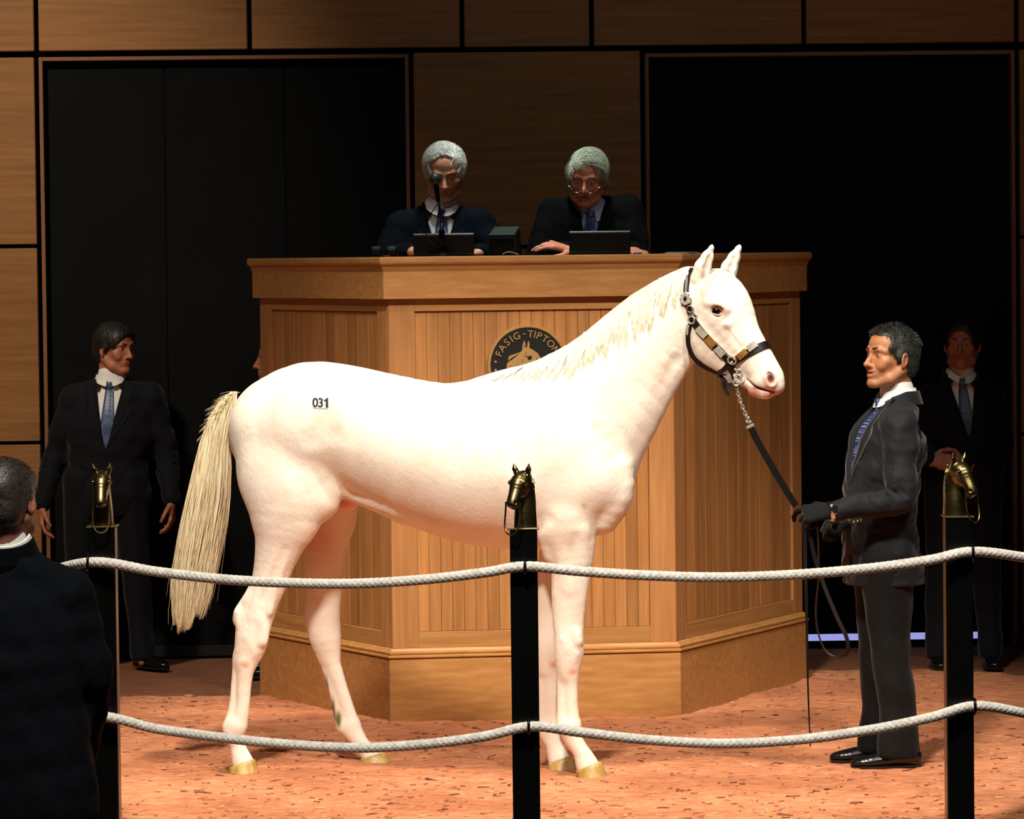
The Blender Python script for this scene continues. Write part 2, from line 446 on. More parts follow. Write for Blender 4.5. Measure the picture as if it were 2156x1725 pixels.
# ---- floors
m, nt, bs = nmat('packed_dirt')
n1 = noise(nt, coords(nt, 'Object', (1, 3, 1)), 6, 5); lk(nt, ramp(nt, n1, [(0.3, '6e4833'), (0.7, '8a5a40')]), bs.inputs['Base Color'])
bs.inputs['Roughness'].default_value = 0.95; bs.inputs['Specular IOR Level'].default_value = 0.1; M_dirt = m
m, nt, bs = nmat('orange_mulch')
v = coords(nt, 'Object', (0.45, 1, 1)); n1 = noise(nt, v, 26, 8, 0.72); n2 = noise(nt, coords(nt), 1.7, 3); n3 = noise(nt, coords(nt, 'Object', (0.3, 1, 1)), 60, 3, 0.6)
c1 = ramp(nt, n1, [(0.27, '8a4a30'), (0.40, 'bd7652'), (0.55, 'd08b63'), (0.72, 'dea37b')])
mx = nt.nodes.new('ShaderNodeMix'); mx.data_type = 'RGBA'; mx.blend_type = 'MULTIPLY'; mx.inputs[0].default_value = 1
lk(nt, c1, mx.inputs[6]); lk(nt, ramp(nt, n2, [(0.35, 'd8cfc8'), (0.65, 'ffffff')]), mx.inputs[7])
lk(nt, mx.outputs[2], bs.inputs['Base Color']); bs.inputs['Roughness'].default_value = 0.95; bs.inputs['Specular IOR Level'].default_value = 0.15
bump(nt, bs, n3, 0.5, 0.006); M_mulch = m
M_curb = plain('dark_curb', '120d0a', 0.6)
RC = (0.0, 15.8); RR = 3.35
poly = [(RC[0] + RR * math.cos(a), RC[1] + RR * math.sin(a)) for a in np.linspace(math.pi * 1.02, math.pi * 1.98, 49)]
poly = [(-6.5, 15.7)] + poly + [(6.5, 15.7), (6.5, 20.3), (-6.5, 20.3)]
mb = MB(); n = len(poly)
mb.add([(x, y, -0.012) for x, y in poly] + [(x, y, -0.5) for x, y in poly], [tuple(range(n))] + [(i, i + n, (i + 1) % n + n, (i + 1) % n) for i in range(n)])
tag(mb.build('floor', M_dirt), kind='structure')
tag(MB().box(-7, 7, -2, 15.9, -0.55, -0.5).build('floor_lower', plain('dark_carpet', '1a1412', 0.95, 0, 0.05)), kind='structure')
cb = MB(); arc = [(RC[0] + r * math.cos(a), RC[1] + r * math.sin(a)) for r in (RR - 0.06, RR + 0.05) for a in np.linspace(math.pi * 1.02, math.pi * 1.98, 49)]
V = [(x, y, 0.03) for x, y in arc] + [(x, y, -0.499) for x, y in arc]; k = 49
Fc = []
for i in range(k - 1):
    Fc += [(i, i + k, i + k + 1, i + 1), (i + k, i + 3 * k, i + 3 * k + 1, i + k + 1), (i, i + 1, i + 2 * k + 1, i + 2 * k)]
cb.add(V, Fc); tag(cb.build('trim_1', M_curb), kind='structure')

def vnoise(x, y, f, seed):
    rs = np.random.RandomState(seed); T = rs.rand(64, 64); x = x * f; y = y * f
    xi = np.floor(x).astype(int); yi = np.floor(y).astype(int); fx = x - xi; fy = y - yi
    fx = fx * fx * (3 - 2 * fx); fy = fy * fy * (3 - 2 * fy)
    g_ = lambda i, j: T[i % 64, j % 64]
    return (g_(xi, yi) * (1 - fx) + g_(xi + 1, yi) * fx) * (1 - fy) + (g_(xi, yi + 1) * (1 - fx) + g_(xi + 1, yi + 1) * fx) * fy
def mulch_h(X, Y):
    h = 0.012 * vnoise(X, Y, 3.0, 1) + 0.010 * vnoise(X, Y, 8.0, 2) + 0.008 * vnoise(X, Y, 24.0, 3) - 0.013
    lim = 17.72 + 0.10 * vnoise(X, Y * 0, 4.0, 5) + np.where(X > 1.0, 0.75, 0.0)
    e = np.clip((lim - Y) / 0.22, 0, 1); h = h * e - 0.03 * (1 - e)
    return h
st = 0.02
xs = np.arange(-3.3, 3.3, st); ys = np.arange(12.5, 18.7, st)
X, Y = np.meshgrid(xs, ys, indexing='ij'); Hh = mulch_h(X, Y)
inside = ((X - RC[0]) ** 2 + (Y - RC[1]) ** 2 < 3.28 ** 2)
V = np.stack([X, Y, Hh], -1).reshape(-1, 3); ny = len(ys)
I, J = np.nonzero(inside[:-1, :-1] & inside[1:, 1:] & inside[1:, :-1] & inside[:-1, 1:] & (Hh[:-1, :-1] > -0.029))
Q = np.stack([I * ny + J, (I + 1) * ny + J, (I + 1) * ny + J + 1, I * ny + J + 1], 1)
us_, inv = np.unique(Q, return_inverse=True)
mul = np_obj('mulch_bed', V[us_], inv.reshape(Q.shape), M_mulch); tag(mul, 'orange shredded mulch footing spread over the sale ring', 'mulch', kind='stuff')
# loose shreds
rs = np.random.RandomState(11); N = 2600
cx = rs.uniform(-2.1, 2.1, N); cy = 13.3 + 4.9 * rs.rand(N) ** 1.3
cz = mulch_h(cx, cy); keep = (cz > -0.02) & ((cx - RC[0]) ** 2 + (cy - RC[1]) ** 2 < 3.1 ** 2); cx, cy, cz = cx[keep], cy[keep], cz[keep]; N = len(cx)
V = []; Q = []; L = rs.uniform(0.004, 0.015, N) * rs.choice([1, 1, 1, 1.9], N); Wd = L * rs.uniform(.12, .35, N); an = rs.normal(0, 0.7, N)
c, s_ = np.cos(an), np.sin(an); tl = rs.normal(0, .25, N)
for sx, sy, sz in ((-1, -1, 0), (1, -.4, 0), (1, .5, 0), (-1, 1, 0), (-.8, -.6, 1), (.9, -.3, 1), (.9, .3, 1), (-.8, .6, 1)):
    x = sx * L; y = sy * Wd; V.append(np.stack([cx + x * c - y * s_, cy + x * s_ + y * c, cz + 0.001 + sz * 0.0035 + x * tl * .3], 1))
V = np.stack(V, 1).reshape(-1, 3); b = np.arange(N)[:, None] * 8
Q = np.concatenate([b + np.array(f) for f in ((4, 5, 6, 7), (0, 1, 5, 4), (1, 2, 6, 5), (2, 3, 7, 6), (3, 0, 4, 7))])
m, nt, bs = nmat('mulch_shred')
lk(nt, ramp(nt, noise(nt, coords(nt), 9, 2), [(0.35, '4a2416'), (0.5, '9a5636'), (0.65, 'd39468')]), bs.inputs['Base Color']); bs.inputs['Roughness'].default_value = 0.9
tag(np_obj('mulch_shreds', V, Q, m, smooth=False), 'dark and pale loose bark shreds lying over the ring footing', 'mulch', kind='stuff')

# ================================================================ ROSTRUM
def offs(pl, d):
    """offset an open plan polyline outward (to the viewer's side) by d with mitred corners"""
    pl = [Vector((p[0], p[1])) for p in pl]; out = []
    nr = []
    for a, b in zip(pl[:-1], pl[1:]):
        e = (b - a).normalized(); nr.append(Vector((e.y, -e.x)))
    for i, p in enumerate(pl):
        if i == 0: out.append(p + nr[0] * d)
        elif i == len(pl) - 1: out.append(p + nr[-1] * d)
        else:
            m_ = (nr[i - 1] + nr[i]).normalized(); out.append(p + m_ * (d / m_.dot(nr[i])))
    return out
def sweep(mb, pl, prof):
    """prof: closed list of (out, z)"""
    n = len(prof); V = []; lines = [offs(pl, o) for o, z in prof]
    for i in range(len(pl)):
        for j in range(n): V.append((lines[j][i].x, lines[j][i].y, prof[j][1]))
    Fc = [(i * n + j, i * n + (j + 1) % n, (i + 1) * n + (j + 1) % n, (i + 1) * n + j) for i in range(len(pl) - 1) for j in range(n)]
    Fc += [tuple(range(n - 1, -1, -1)), tuple((len(pl) - 1) * n + j for j in range(n))]
    return mb.add(V, Fc)
gl = [G(548, 1462), G(822, 1523), G(1434, 1506), G(1702, 1431)]
plinth = [(p.x, p.y) for p in gl]
base_c = Vector((sum(p[0] for p in plinth) / 4, sum(p[1] for p in plinth) / 4, 0))
ros = thing('rostrum', base_c, 'tall maple auctioneers rostrum with angled sides and beadboard panels', 'rostrum')
def rpart(o):
    o.parent = ros; o.matrix_parent_inverse = Matrix.Translation(-base_c); return o
body = offs(plinth, -0.026); bodyl = [(p.x, p.y) for p in body]
rpart(sweep(MB(), plinth, [(0, -0.012), (0, 0.268), (-0.006, 0.274), (-0.05, 0.274), (-0.05, -0.012)]).build('plinth', M_rost))
rpart(sweep(MB(), plinth, [(-0.004, 0.274), (0.006, 0.280), (0.006, 0.286), (-0.004, 0.290), (0.0, 0.296), (0.0, 0.302), (-0.010, 0.308), (-0.014, 0.314), (-0.022, 0.318), (-0.05, 0.318), (-0.05, 0.274)]).build('base_moulding', M_rost))
ZF0, ZF1 = 1.820, 1.936
rpart(sweep(MB(), bodyl, [(0.036, ZF0), (0.036, ZF1), (-0.03, ZF1), (-0.03, ZF0)]).build('fascia', M_rost))
rpart(sweep(MB(), bodyl, [(0.036, ZF1), (0.040, ZF1 + .008), (0.046, ZF1 + .022), (0.058, ZF1 + .032), (0.062, ZF1 + .040), (0.062, 1.992), (0.056, 2.0), (-0.42, 2.0), (-0.42, 1.975), (-0.03, 1.975), (-0.03, ZF1)]).build('cap', M_rost))
back = MB()
sweep(back, bodyl, [(-0.022, 0.318), (-0.022, 1.82), (-0.04, 1.82), (-0.04, 0.318)]); rpart(back.build('carcass', M_black))
seg_names = []
rs = random.Random(3)
for si in range(3):
    A = Vector((*bodyl[si], 0)); B = Vector((*bodyl[si + 1], 0)); e = (B - A).normalized(); nn = Vector((e.y, -e.x, 0)); Ln = (B - A).length
    Mx = Matrix(((e.x, -nn.x, 0, A.x), (e.y, -nn.y, 0, A.y), (0, 0, 1, 0), (0, 0, 0, 1)))
    if si == 1: FACE = Mx
    sw = 0.112
    def fbox(name, u0, u1, y0, y1, z0, z1, m_, bev=.0015):
        cu, cz = (u0 + u1) / 2, (z0 + z1) / 2
        o = MB().box(u0 - cu, u1 - cu, y0, y1, z0 - cz, z1 - cz, bev).build(name, m_)
        o.parent = ros; o.matrix_parent_inverse = Matrix.Translation(-base_c); o.matrix_basis = Mx @ Matrix.Translation((cu, 0, cz)); return o
    fbox('stile', 0.0, sw, 0, .0215, .318, 1.82, M_rostz); fbox('stile', Ln - sw, Ln, 0, .0215, .318, 1.82, M_rostz)
    fbox('rail', sw, Ln - sw, 0.0005, .0215, 1.765, 1.82, M_rost); fbox('rail', sw, Ln - sw, 0.0005, .0215, .318, .386, M_rost)
    nb = 20 if si == 1 else 10; w_ = (Ln - 2 * sw) / nb
    for i in range(nb):
        fbox('board', sw + i * w_ + .0004, sw + (i + 1) * w_ - .0004, .0115, .0215, .386, 1.765, M_board, .0022)
# inner platform where the auctioneers sit
pf = MB(); q = [G(600, 1470), G(850, 1500), G(1400, 1488), G(1660, 1440)]
pp = [(p.x, p.y + .12) for p in q] ; pp = [(pp[0][0], 18.1)] + pp + [(pp[3][0], 18.1)]
n = len(pp); pf.add([(x, y, 1.24) for x, y in pp] + [(x, y, -0.012) for x, y in pp], [tuple(range(n))] + [(i, i + n, (i + 1) % n + n, (i + 1) % n) for i in range(n)])
tag(pf.build('rostrum_platform', M_desk), 'dark raised platform inside the rostrum under the auctioneers', 'platform')

# ---- round emblem on the front of the rostrum
def text_vf(s, size=1.0, ext=0.01, off=0.0):
    cu = bpy.data.curves.new('t', 'FONT'); cu.body = s; cu.size = size; cu.extrude = ext; cu.offset = off * size * .5; cu.resolution_u = 4
    cu.align_x = 'CENTER'; cu.align_y = 'CENTER'
    o = bpy.data.objects.new('t', cu); COL.objects.link(o); dg = bpy.context.evaluated_depsgraph_get(); dg.update()
    me = bpy.data.meshes.new_from_object(o.evaluated_get(dg)); V = [v.co.copy() for v in me.vertices]; Fc = [tuple(p.vertices) for p in me.polygons]
    bpy.data.objects.remove(o); bpy.data.curves.remove(cu); bpy.data.meshes.remove(me); return V, Fc
M_gold = plain('emblem_bronze', 'b08a55', 0.35, 0.35, 0.5)
M_edisc = plain('emblem_black', '141611', 0.4, 0, 0.4)
iF = FACE.inverted()
dd = ray(1111, 769.5); nF = Vector((FACE[0][1], FACE[1][1], 0)); oF = FACE.translation
tt = (oF - CAM).dot(nF) / dd.dot(nF); ec = CAM + dd * tt; er = 85.75 * (ec.y / F)
em = thing('emblem', ec, 'round black and gold auction house emblem with horse head on rostrum', 'emblem')
em.matrix_world = Matrix.Translation(ec) @ FACE.to_3x3().to_4x4()
Rx = Matrix.Rotation(math.pi / 2, 4, 'X')     # lathe z -> -y (towards viewer)
MB().lathe([(er * .93, -.0115), (er * .93, .010), (0.0001, .010)], 64, Rx, False).build('disc', M_edisc, em)
MB().lathe([(er * .92, -.0115), (er, -.0115), (er, .012), (er * .985, .016), (er * .94, .016), (er * .92, .010)], 72, Rx, False).build('rim', M_gold, em, True, 40)
for ch, an in zip('FASIG-TIPTON', (157.5, 145.5, 132, 122, 111, 96.5, 85, 76.8, 68.3, 56.5, 42.5, 27.5)):
    V, Fc = text_vf(ch, er * .25, .003)
    if not V: continue
    x0 = min(v.x for v in V); x1 = max(v.x for v in V); y0 = min(v.y for v in V); y1 = max(v.y for v in V)
    a = math.radians(an); Mt = Matrix.Rotation(-(a - math.pi / 2), 4, 'Y') @ Matrix.Translation((0, -.012, er * .775)) @ Rx
    cy_ = (y0 + y1) / 2
    MB().add([Mt @ Vector((v.x - (x0 + x1) / 2, v.y - cy_, v.z)) for v in V], Fc).build('letter', M_gold, em)
for an in (172.8, 187.2, 7.2, -7.2):
    a = math.radians(an); st_ = []
    for k in range(10):
        r_ = er * (.045 if k % 2 == 0 else .02); b_ = math.pi / 2 + k * math.pi / 5
        st_.append((er * .81 * math.cos(a) + r_ * math.cos(b_), er * .81 * math.sin(a) + r_ * math.sin(b_)))
    MB().prism(st_, .004, Matrix.Translation((0, -.010, 0))).build('star', M_gold, em)
ez = lambda pts: [((x - 883) / 578 * er, -(y - 738) / 578 * er) for x, y in pts]
head = ez([(585, 700), (600, 690), (700, 620), (755, 570), (792, 535), (805, 505), (803, 470), (815, 420), (832, 382), (846, 420), (852, 470), (872, 492), (872, 455), (880, 415), (892, 388), (904, 420), (905, 470), (900, 488), (950, 515), (1030, 572), (1045, 610), (1075, 660), (1110, 740), (1145, 800), (1150, 850), (1120, 875), (1085, 870), (1040, 830), (985, 800), (935, 800), (915, 850), (925, 930), (960, 1030), (700, 1090), (600, 980), (590, 850), (575, 740)][::-1])
MB().prism(head, .006, Matrix.Translation((0, -.0095, 0))).build('horse_head_relief', M_gold, em)
for pts in ([(600, 640), (615, 600), (660, 585), (735, 560), (780, 545), (775, 552), (700, 600), (630, 640), (605, 672)],):
    MB().prism(ez(pts[::-1]), .005, Matrix.Translation((0, -.0095, 0))).build('mane_relief', M_gold, em)
for pts in ([(868, 612), (935, 600), (940, 640), (905, 665), (880, 650)], [(820, 595), (868, 618), (866, 610), (825, 592)], [(832, 440), (852, 470), (846, 478), (830, 455)], [(996, 625), (1018, 645), (1014, 650), (998, 634)], [(620, 745), (640, 730), (636, 742)], [(850, 545), (868, 575), (862, 578), (850, 553)], [(795, 640), (803, 670), (797, 700)]):
    MB().prism(ez(pts[::-1]), .0012, Matrix.Translation((0, -.0157, 0))).build('engraving', M_edisc, em)
# ================================================================ HORSE (sculpted as one implicit surface)
YAW = math.radians(10)
HO = P(930, 1000, 14.89); HO = Vector((HO.x, HO.y, 0))
HEX = Vector((math.cos(YAW), -math.sin(YAW), 0)); HEY = Vector((math.sin(YAW), math.cos(YAW), 0))
HM = Matrix(((HEX.x, HEY.x, 0, HO.x), (HEX.y, HEY.y, 0, HO.y), (0, 0, 1, 0), (0, 0, 0, 1))); HMi = HM.inverted()
CL = HMi @ CAM
def plane_hit(px, py, o, n):
    d = HMi.to_3x3() @ ray(px, py); return CL + d * ((o - CL).dot(n) / d.dot(n))
def H(px, py, lat=0.0):
    p = plane_hit(px, py, Vector((0, lat, 0)), Vector((0, 1, 0))); return np.array(p)
poll = Vector(H(1470, 640))
HY = math.radians(17)                       # head turned a little further toward the ring rail
HN = Vector((math.sin(HY), math.cos(HY), 0))
def HH(px, py, lat=0.0):
    return np.array(plane_hit(px, py, poll + HN * lat, HN))
def HS(px, py, lat=0.0):
    """like HH for the near side; a positive lat gives the mirror image of the near-side point"""
    return HH(px, py, lat) if lat <= 0 else HH(px, py, -lat) + np.array(HN) * 2 * lat
PXM = 1 / 545.0
def ring_d(X, Y, Z, a, b, ra, rb, la, lb, n):
    ab = b - a; L2 = max(float(ab @ ab), 1e-12)
    X = X - a[0]; Y = Y - a[1]; Z = Z - a[2]
    t = np.clip((X * ab[0] + Y * ab[1] + Z * ab[2]) / L2, 0, 1)
    dx = X - t * ab[0]; dy = Y - t * ab[1]; dz = Z - t * ab[2]
    p = dx * n[0] + dy * n[1] + dz * n[2]; rr = ra + (rb - ra) * t; ll = la + (lb - la) * t
    d2 = np.maximum(dx * dx + dy * dy + dz * dz - p * p, 0); p2 = p * p
    q = np.sqrt(d2 / rr ** 2 + p2 / ll ** 2)
    q2 = np.sqrt(d2 / rr ** 4 + p2 / ll ** 4) + 1e-9
    return np.where(q > 1e-4, q * (q - 1) / q2, -np.minimum(rr, ll)).astype(np.float32)
def chain3(f, q, n, k=.02, op='add', sub=3):
    """q: list of (x,y,z, in-plane radius, lateral radius); smooth-resampled, unioned hard, then blended in once"""
    if len(q) > 2: q = cr(q, sub)
    q = [np.asarray(p, float) for p in q]
    A = np.array(q); rm = A[:, 3:5].max(1)[:, None]; lo = (A[:, :3] - rm).min(0); hi = (A[:, :3] + rm).max(0)
    r = f.sl(lo, hi, k + .012)
    if 0 in f.D[r].shape: return
    T_ = np.full(f.D[r].shape, 1.0, np.float32); off = [x.start for x in r]
    for a, b in zip(q[:-1], q[1:]):
        m = max(a[3], b[3], a[4], b[4]); rr = f.sl(np.minimum(a[:3], b[:3]) - m, np.maximum(a[:3], b[:3]) + m, k + .03)
        rr = tuple(slice(max(x.start, y.start), min(x.stop, y.stop)) for x, y in zip(rr, r))
        X, Y, Z = f.grid(rr); loc = tuple(slice(x.start - o, x.stop - o) for x, o in zip(rr, off))
        T_[loc] = np.minimum(T_[loc], ring_d(X, Y, Z, a[:3], b[:3], a[3], b[3], a[4], b[4], n))
    f.comb(r, T_, k, op)
NB = np.array((0, 1.0, 0)); NH = np.array(HN)
def limb(f, pts, k=0.02, op='add', hd=False):
    """pts: (px, py, r_px, lateral offset m, lateral radius m)"""
    T = HS if hd else H
    chain3(f, [tuple(T(p[0], p[1], p[3])) + (p[2] * PXM, p[4]) for p in pts], NH if hd else NB, k, op)
hx0 = H(470, 900)[0]; hx1 = HH(1665, 800)[0]; hd0 = H(1430, 700)[0]
f = Field(axis(hx0 - .06, hx1 + .05, .0078, [(hd0, hx1 + .1, .0040)]),
          axis(-.46, .37, .0078, [(-.36, .10, .0066)]), axis(-.02, 2.16, .0080, [(1.36, 2.2, .0044)]))
# trunk
limb(f, [(600, 908, 122, 0, .200), (655, 895, 134, 0, .245), (720, 901, 134, 0, .250), (800, 922, 138, 0, .245), (900, 957, 154, 0, .270), (1000, 977, 169, 0, .282),
         (1080, 973, 184, 0, .262), (1140, 966, 186, 0, .222), (1196, 962, 140, 0, .205)], .04)
limb(f, [(1196, 960, 140, 0, .205), (1226, 1010, 104, 0, .185), (1240, 1040, 88, 0, .165)], .03)
# withers ridge, croup
limb(f, [(985, 850, 40, 0, .06), (1060, 826, 42, 0, .055), (1120, 812, 44, 0, .055), (1200, 790, 60, 0, .065)], .05)
# neck
limb(f, [(1196, 925, 150, 0, .175), (1262, 848, 130, 0, .130), (1328, 764, 107, 0, .098), (1392, 695, 87, 0, .082), (1436, 655, 80, 0, .080), (1470, 640, 68, 0, .082)], .03)
limb(f, [(1262, 760, 60, 0, .05), (1340, 690, 50, 0, .042), (1400, 642, 46, 0, .04), (1452, 600, 38, 0, .04)], .03)
# windpipe / throat line and breast
limb(f, [(1440, 748, 26, 0, .035), (1396, 818, 24, 0, .035), (1352, 900, 26, 0, .045), (1318, 962, 30, 0, .06), (1304, 1010, 30, 0, .07)], .03)
for s in (-1, 1):
    limb(f, [(1296, 985, 36, s * .075, .075), (1290, 1040, 44, s * .078, .080), (1268, 1090, 36, s * .07, .065)], .02)
    # haunch and thigh
    limb(f, [(560, 900, 76, s * .10, .10), (602, 965, 106, s * .125, .095), (606, 1030, 92, s * .135, .085)], .035)
    limb(f, [(690, 850, 70, s * .16, .075), (640, 900, 90, s * .15, .085)], .04)
    # shoulder
    limb(f, [(1120, 850, 55, s * .10, .075), (1170, 930, 78, s * .135, .085), (1225, 1010, 72, s * .145, .075)], .04)
    limb(f, [(1195, 1035, 70, s * .14, .075), (1192, 1100, 58, s * .14, .070)], .03)
# near hind leg
nh = -.135; fh = .16
limb(f, [(602, 1000, 104, nh, .10), (688, 985, 48, nh + .035, .075), (664, 1048, 54, nh + .012, .080)], .03)
limb(f, [(606, 1030, 90, nh, .095), (602, 1080, 78, nh, .088), (593, 1125, 58, nh + .005, .072), (580, 1175, 45, nh + .01, .058), (566, 1228, 38, nh + .01, .046), (549, 1268, 36, nh + .01, .042)], .02)
limb(f, [(566, 1200, 20, nh + .01, .03), (536, 1240, 12, nh + .01, .02), (508, 1286, 14, nh + .012, .022), (503, 1306, 14, nh + .012, .024)], .012)     # Achilles tendon and point of hock
limb(f, [(547, 1275, 36, nh + .01, .042), (533, 1325, 37, nh + .01, .046), (527, 1360, 34, nh + .01, .042), (517, 1392, 27, nh + .01, .034)], .012)
limb(f, [(519, 1395, 20, nh, .030), (514, 1440, 16, nh, .024), (511, 1490, 15, nh, .023), (503, 1524, 19, nh, .028)], .010)
limb(f, [(505, 1380, 15, nh + .012, .020), (497, 1440, 11, nh + .01, .016), (491, 1495, 11, nh + .008, .016), (482, 1530, 14, nh + .006, .024)], .009)
limb(f, [(495, 1534, 24, nh, .034), (491, 1544, 22, nh, .032), (500, 1568, 17, nh, .026), (504, 1585, 19, nh, .028), (511, 1606, 24, nh, .034)], .012)
# far hind leg
limb(f, [(640, 1010, 90, .135, .085), (690, 1070, 66, fh, .085), (684, 1130, 54, fh + .01, .072), (680, 1195, 46, fh + .02, .058), (680, 1255, 41, fh + .03, .048), (676, 1292, 40, fh + .035, .045)], .02)
limb(f, [(664, 1220, 16, fh + .03, .03), (650, 1285, 13, fh + .04, .022), (651, 1302, 13, fh + .04, .024)], .012)
limb(f, [(677, 1295, 40, fh + .035, .046), (684, 1340, 36, fh + .04, .044), (692, 1380, 27, fh + .05, .034)], .012)
limb(f, [(697, 1390, 19, fh + .05, .030), (714, 1440, 16, fh + .055, .024), (732, 1496, 16, fh + .06, .023), (740, 1525, 19, fh + .065, .030)], .010)
limb(f, [(683, 1385, 15, fh + .05, .020), (698, 1440, 11, fh + .055, .016), (712, 1495, 12, fh + .06, .016), (720, 1530, 15, fh + .065, .024)], .009)
limb(f, [(735, 1530, 25, fh + .065, .034), (757, 1562, 18, fh + .065, .027), (770, 1578, 18, fh + .065, .028), (783, 1592, 24, fh + .065, .034)], .012)
# near fore leg
nf = -.125; ff = .085
limb(f, [(1192, 1085, 60, nf - .01, .078), (1200, 1140, 54, nf, .066), (1203, 1195, 43, nf, .054), (1199, 1250, 38, nf, .046), (1197, 1300, 34, nf, .040), (1198, 1340, 31, nf, .043), (1199, 1372, 31, nf, .044), (1196, 1405, 24, nf, .036), (1196, 1420, 21, nf, .03)], .015)
limb(f, [(1152, 1130, 18, nf - .01, .045), (1160, 1170, 16, nf, .04)], .03)      # elbow
limb(f, [(1202, 1400, 20, nf, .030), (1202, 1440, 15, nf, .023), (1203, 1495, 15, nf, .023), (1205, 1525, 19, nf, .028)], .010)
limb(f, [(1184, 1385, 15, nf, .022), (1184, 1440, 12, nf, .016), (1184, 1500, 12, nf, .016), (1186, 1530, 16, nf, .024)], .009)
limb(f, [(1199, 1535, 25, nf, .035), (1206, 1556, 20, nf, .030), (1220, 1578, 18, nf, .028), (1228, 1592, 20, nf, .029), (1237, 1613, 25, nf, .035)], .012)
# far fore leg
limb(f, [(1196, 1080, 56, ff, .075), (1182, 1160, 48, ff, .062), (1168, 1230, 38, ff, .05), (1160, 1300, 33, ff, .04), (1154, 1345, 30, ff, .043), (1153, 1370, 29, ff, .043), (1150, 1408, 22, ff, .034)], .015)
limb(f, [(1156, 1400, 18, ff, .030), (1158, 1450, 15, ff, .023), (1158, 1500, 15, ff, .023), (1158, 1525, 18, ff, .028)], .010)
limb(f, [(1142, 1390, 14, ff, .022), (1142, 1450, 11, ff, .016), (1142, 1510, 11, ff, .016), (1144, 1528, 14, ff, .024)], .009)
limb(f, [(1152, 1536, 24, ff, .034), (1164, 1566, 18, ff, .028), (1170, 1582, 20, ff, .029), (1177, 1600, 24, ff, .034)], .012)
# stifle fold, groin, girth
limb(f, [(722, 1030, 14, nh + .03, .02), (752, 1046, 15, nh + .05, .03), (800, 1062, 18, -.09, .05), (850, 1080, 22, -.07, .08)], .03)
limb(f, [(735, 1052, 24, -.01, .045), (712, 1056, 20, 0, .04)], .015)
limb(f, [(1100, 1110, 34, 0, .14), (1180, 1110, 36, 0, .13), (1240, 1085, 40, 0, .12)], .03)
# ---- surface anatomy: hollows (subtracted softly) and small swellings
def hollow(pts, k=.03): limb(f, pts, k, 'sub')
hollow([(742, 880, 10, -.290, .030), (738, 950, 10, -.292, .030), (736, 1010, 8, -.262, .03)], .045)
hollow([(690, 890, 26, -.300, .035), (655, 930, 20, -.295, .035)], .05)
hollow([(700, 905, 16, -.300, .028), (716, 925, 14, -.296, .028)], .04)
hollow([(748, 872, 3, -.268, .012), (746, 940, 3, -.276, .012), (741, 1000, 3, -.262, .012)], .02)
hollow([(600, 1160, 6, nh - .062, .012), (578, 1215, 5, nh - .052, .012), (548, 1265, 5, nh - .046, .012)], .018)
hollow([(560, 1190, 5, nh - .060, .012), (530, 1250, 6, nh - .046, .014), (520, 1280, 6, nh - .042, .012)], .018)
hollow([(1262, 905, 8, -.19, .03), (1300, 960, 8, -.18, .03)], .04)
hollow([(1130, 820, 8, -.19, .03), (1085, 900, 8, -.26, .03), (1085, 980, 8, -.288, .03)], .04)
hollow([(1425, 760, 8, -.075, .015), (1385, 840, 8, -.10, .015), (1340, 920, 8, -.145, .015)], .03)
hollow([(1110, 1110, 10, -.235, .04), (1150, 1095, 8, -.245, .03)], .035)
hollow([(1255, 1080, 6, -.23, .02), (1232, 1090, 6, -.235, .02)], .03)
hollow([(1215, 1130, 5, nf - .083, .014), (1200, 1190, 5, nf - .066, .012)], .02)
def ridge(pts, k=.010): limb(f, pts, k)
so = nh + .010
ridge([(600, 1120, 10, so - .052, .012), (575, 1180, 8, so - .044, .011), (548, 1240, 7, so - .036, .010), (530, 1300, 8, so - .036, .010)], .014)
ridge([(612, 1135, 8, so - .050, .012), (596, 1190, 7, so - .040, .010), (578, 1240, 7, so - .030, .010), (566, 1290, 8, so - .028, .012)], .014)
ridge([(503, 1290, 11, so - .016, .014), (506, 1318, 9, so - .018, .012)], .012)
ridge([(548, 1300, 13, so - .026, .020), (556, 1322, 11, so - .024, .018), (552, 1350, 13, so - .024, .018)], .014)
ridge([(520, 1340, 8, so - .030, .012), (535, 1372, 9, so - .026, .012), (522, 1388, 7, so - .020, .012)], .012)
ridge([(1214, 1335, 10, nf - .026, .018), (1217, 1352, 10, nf - .026, .018)], .012); ridge([(1190, 1345, 9, nf - .028, .016), (1196, 1368, 9, nf - .028, .016)], .012)
ridge([(1212, 1376, 8, nf - .026, .014), (1206, 1392, 8, nf - .022, .014)], .010)
ridge([(1170, 1120, 20, nf - .052, .022), (1190, 1180, 16, nf - .038, .018), (1198, 1240, 12, nf - .030, .016)], .022); ridge([(1222, 1120, 16, nf - .045, .022), (1222, 1185, 12, nf - .030, .018)], .022)
ridge([(492, 1528, 13, nh - .018, .014), (486, 1540, 11, nh - .014, .014)], .010); ridge([(1196, 1530, 12, nf - .022, .014), (1190, 1540, 10, nf - .018, .014)], .010)
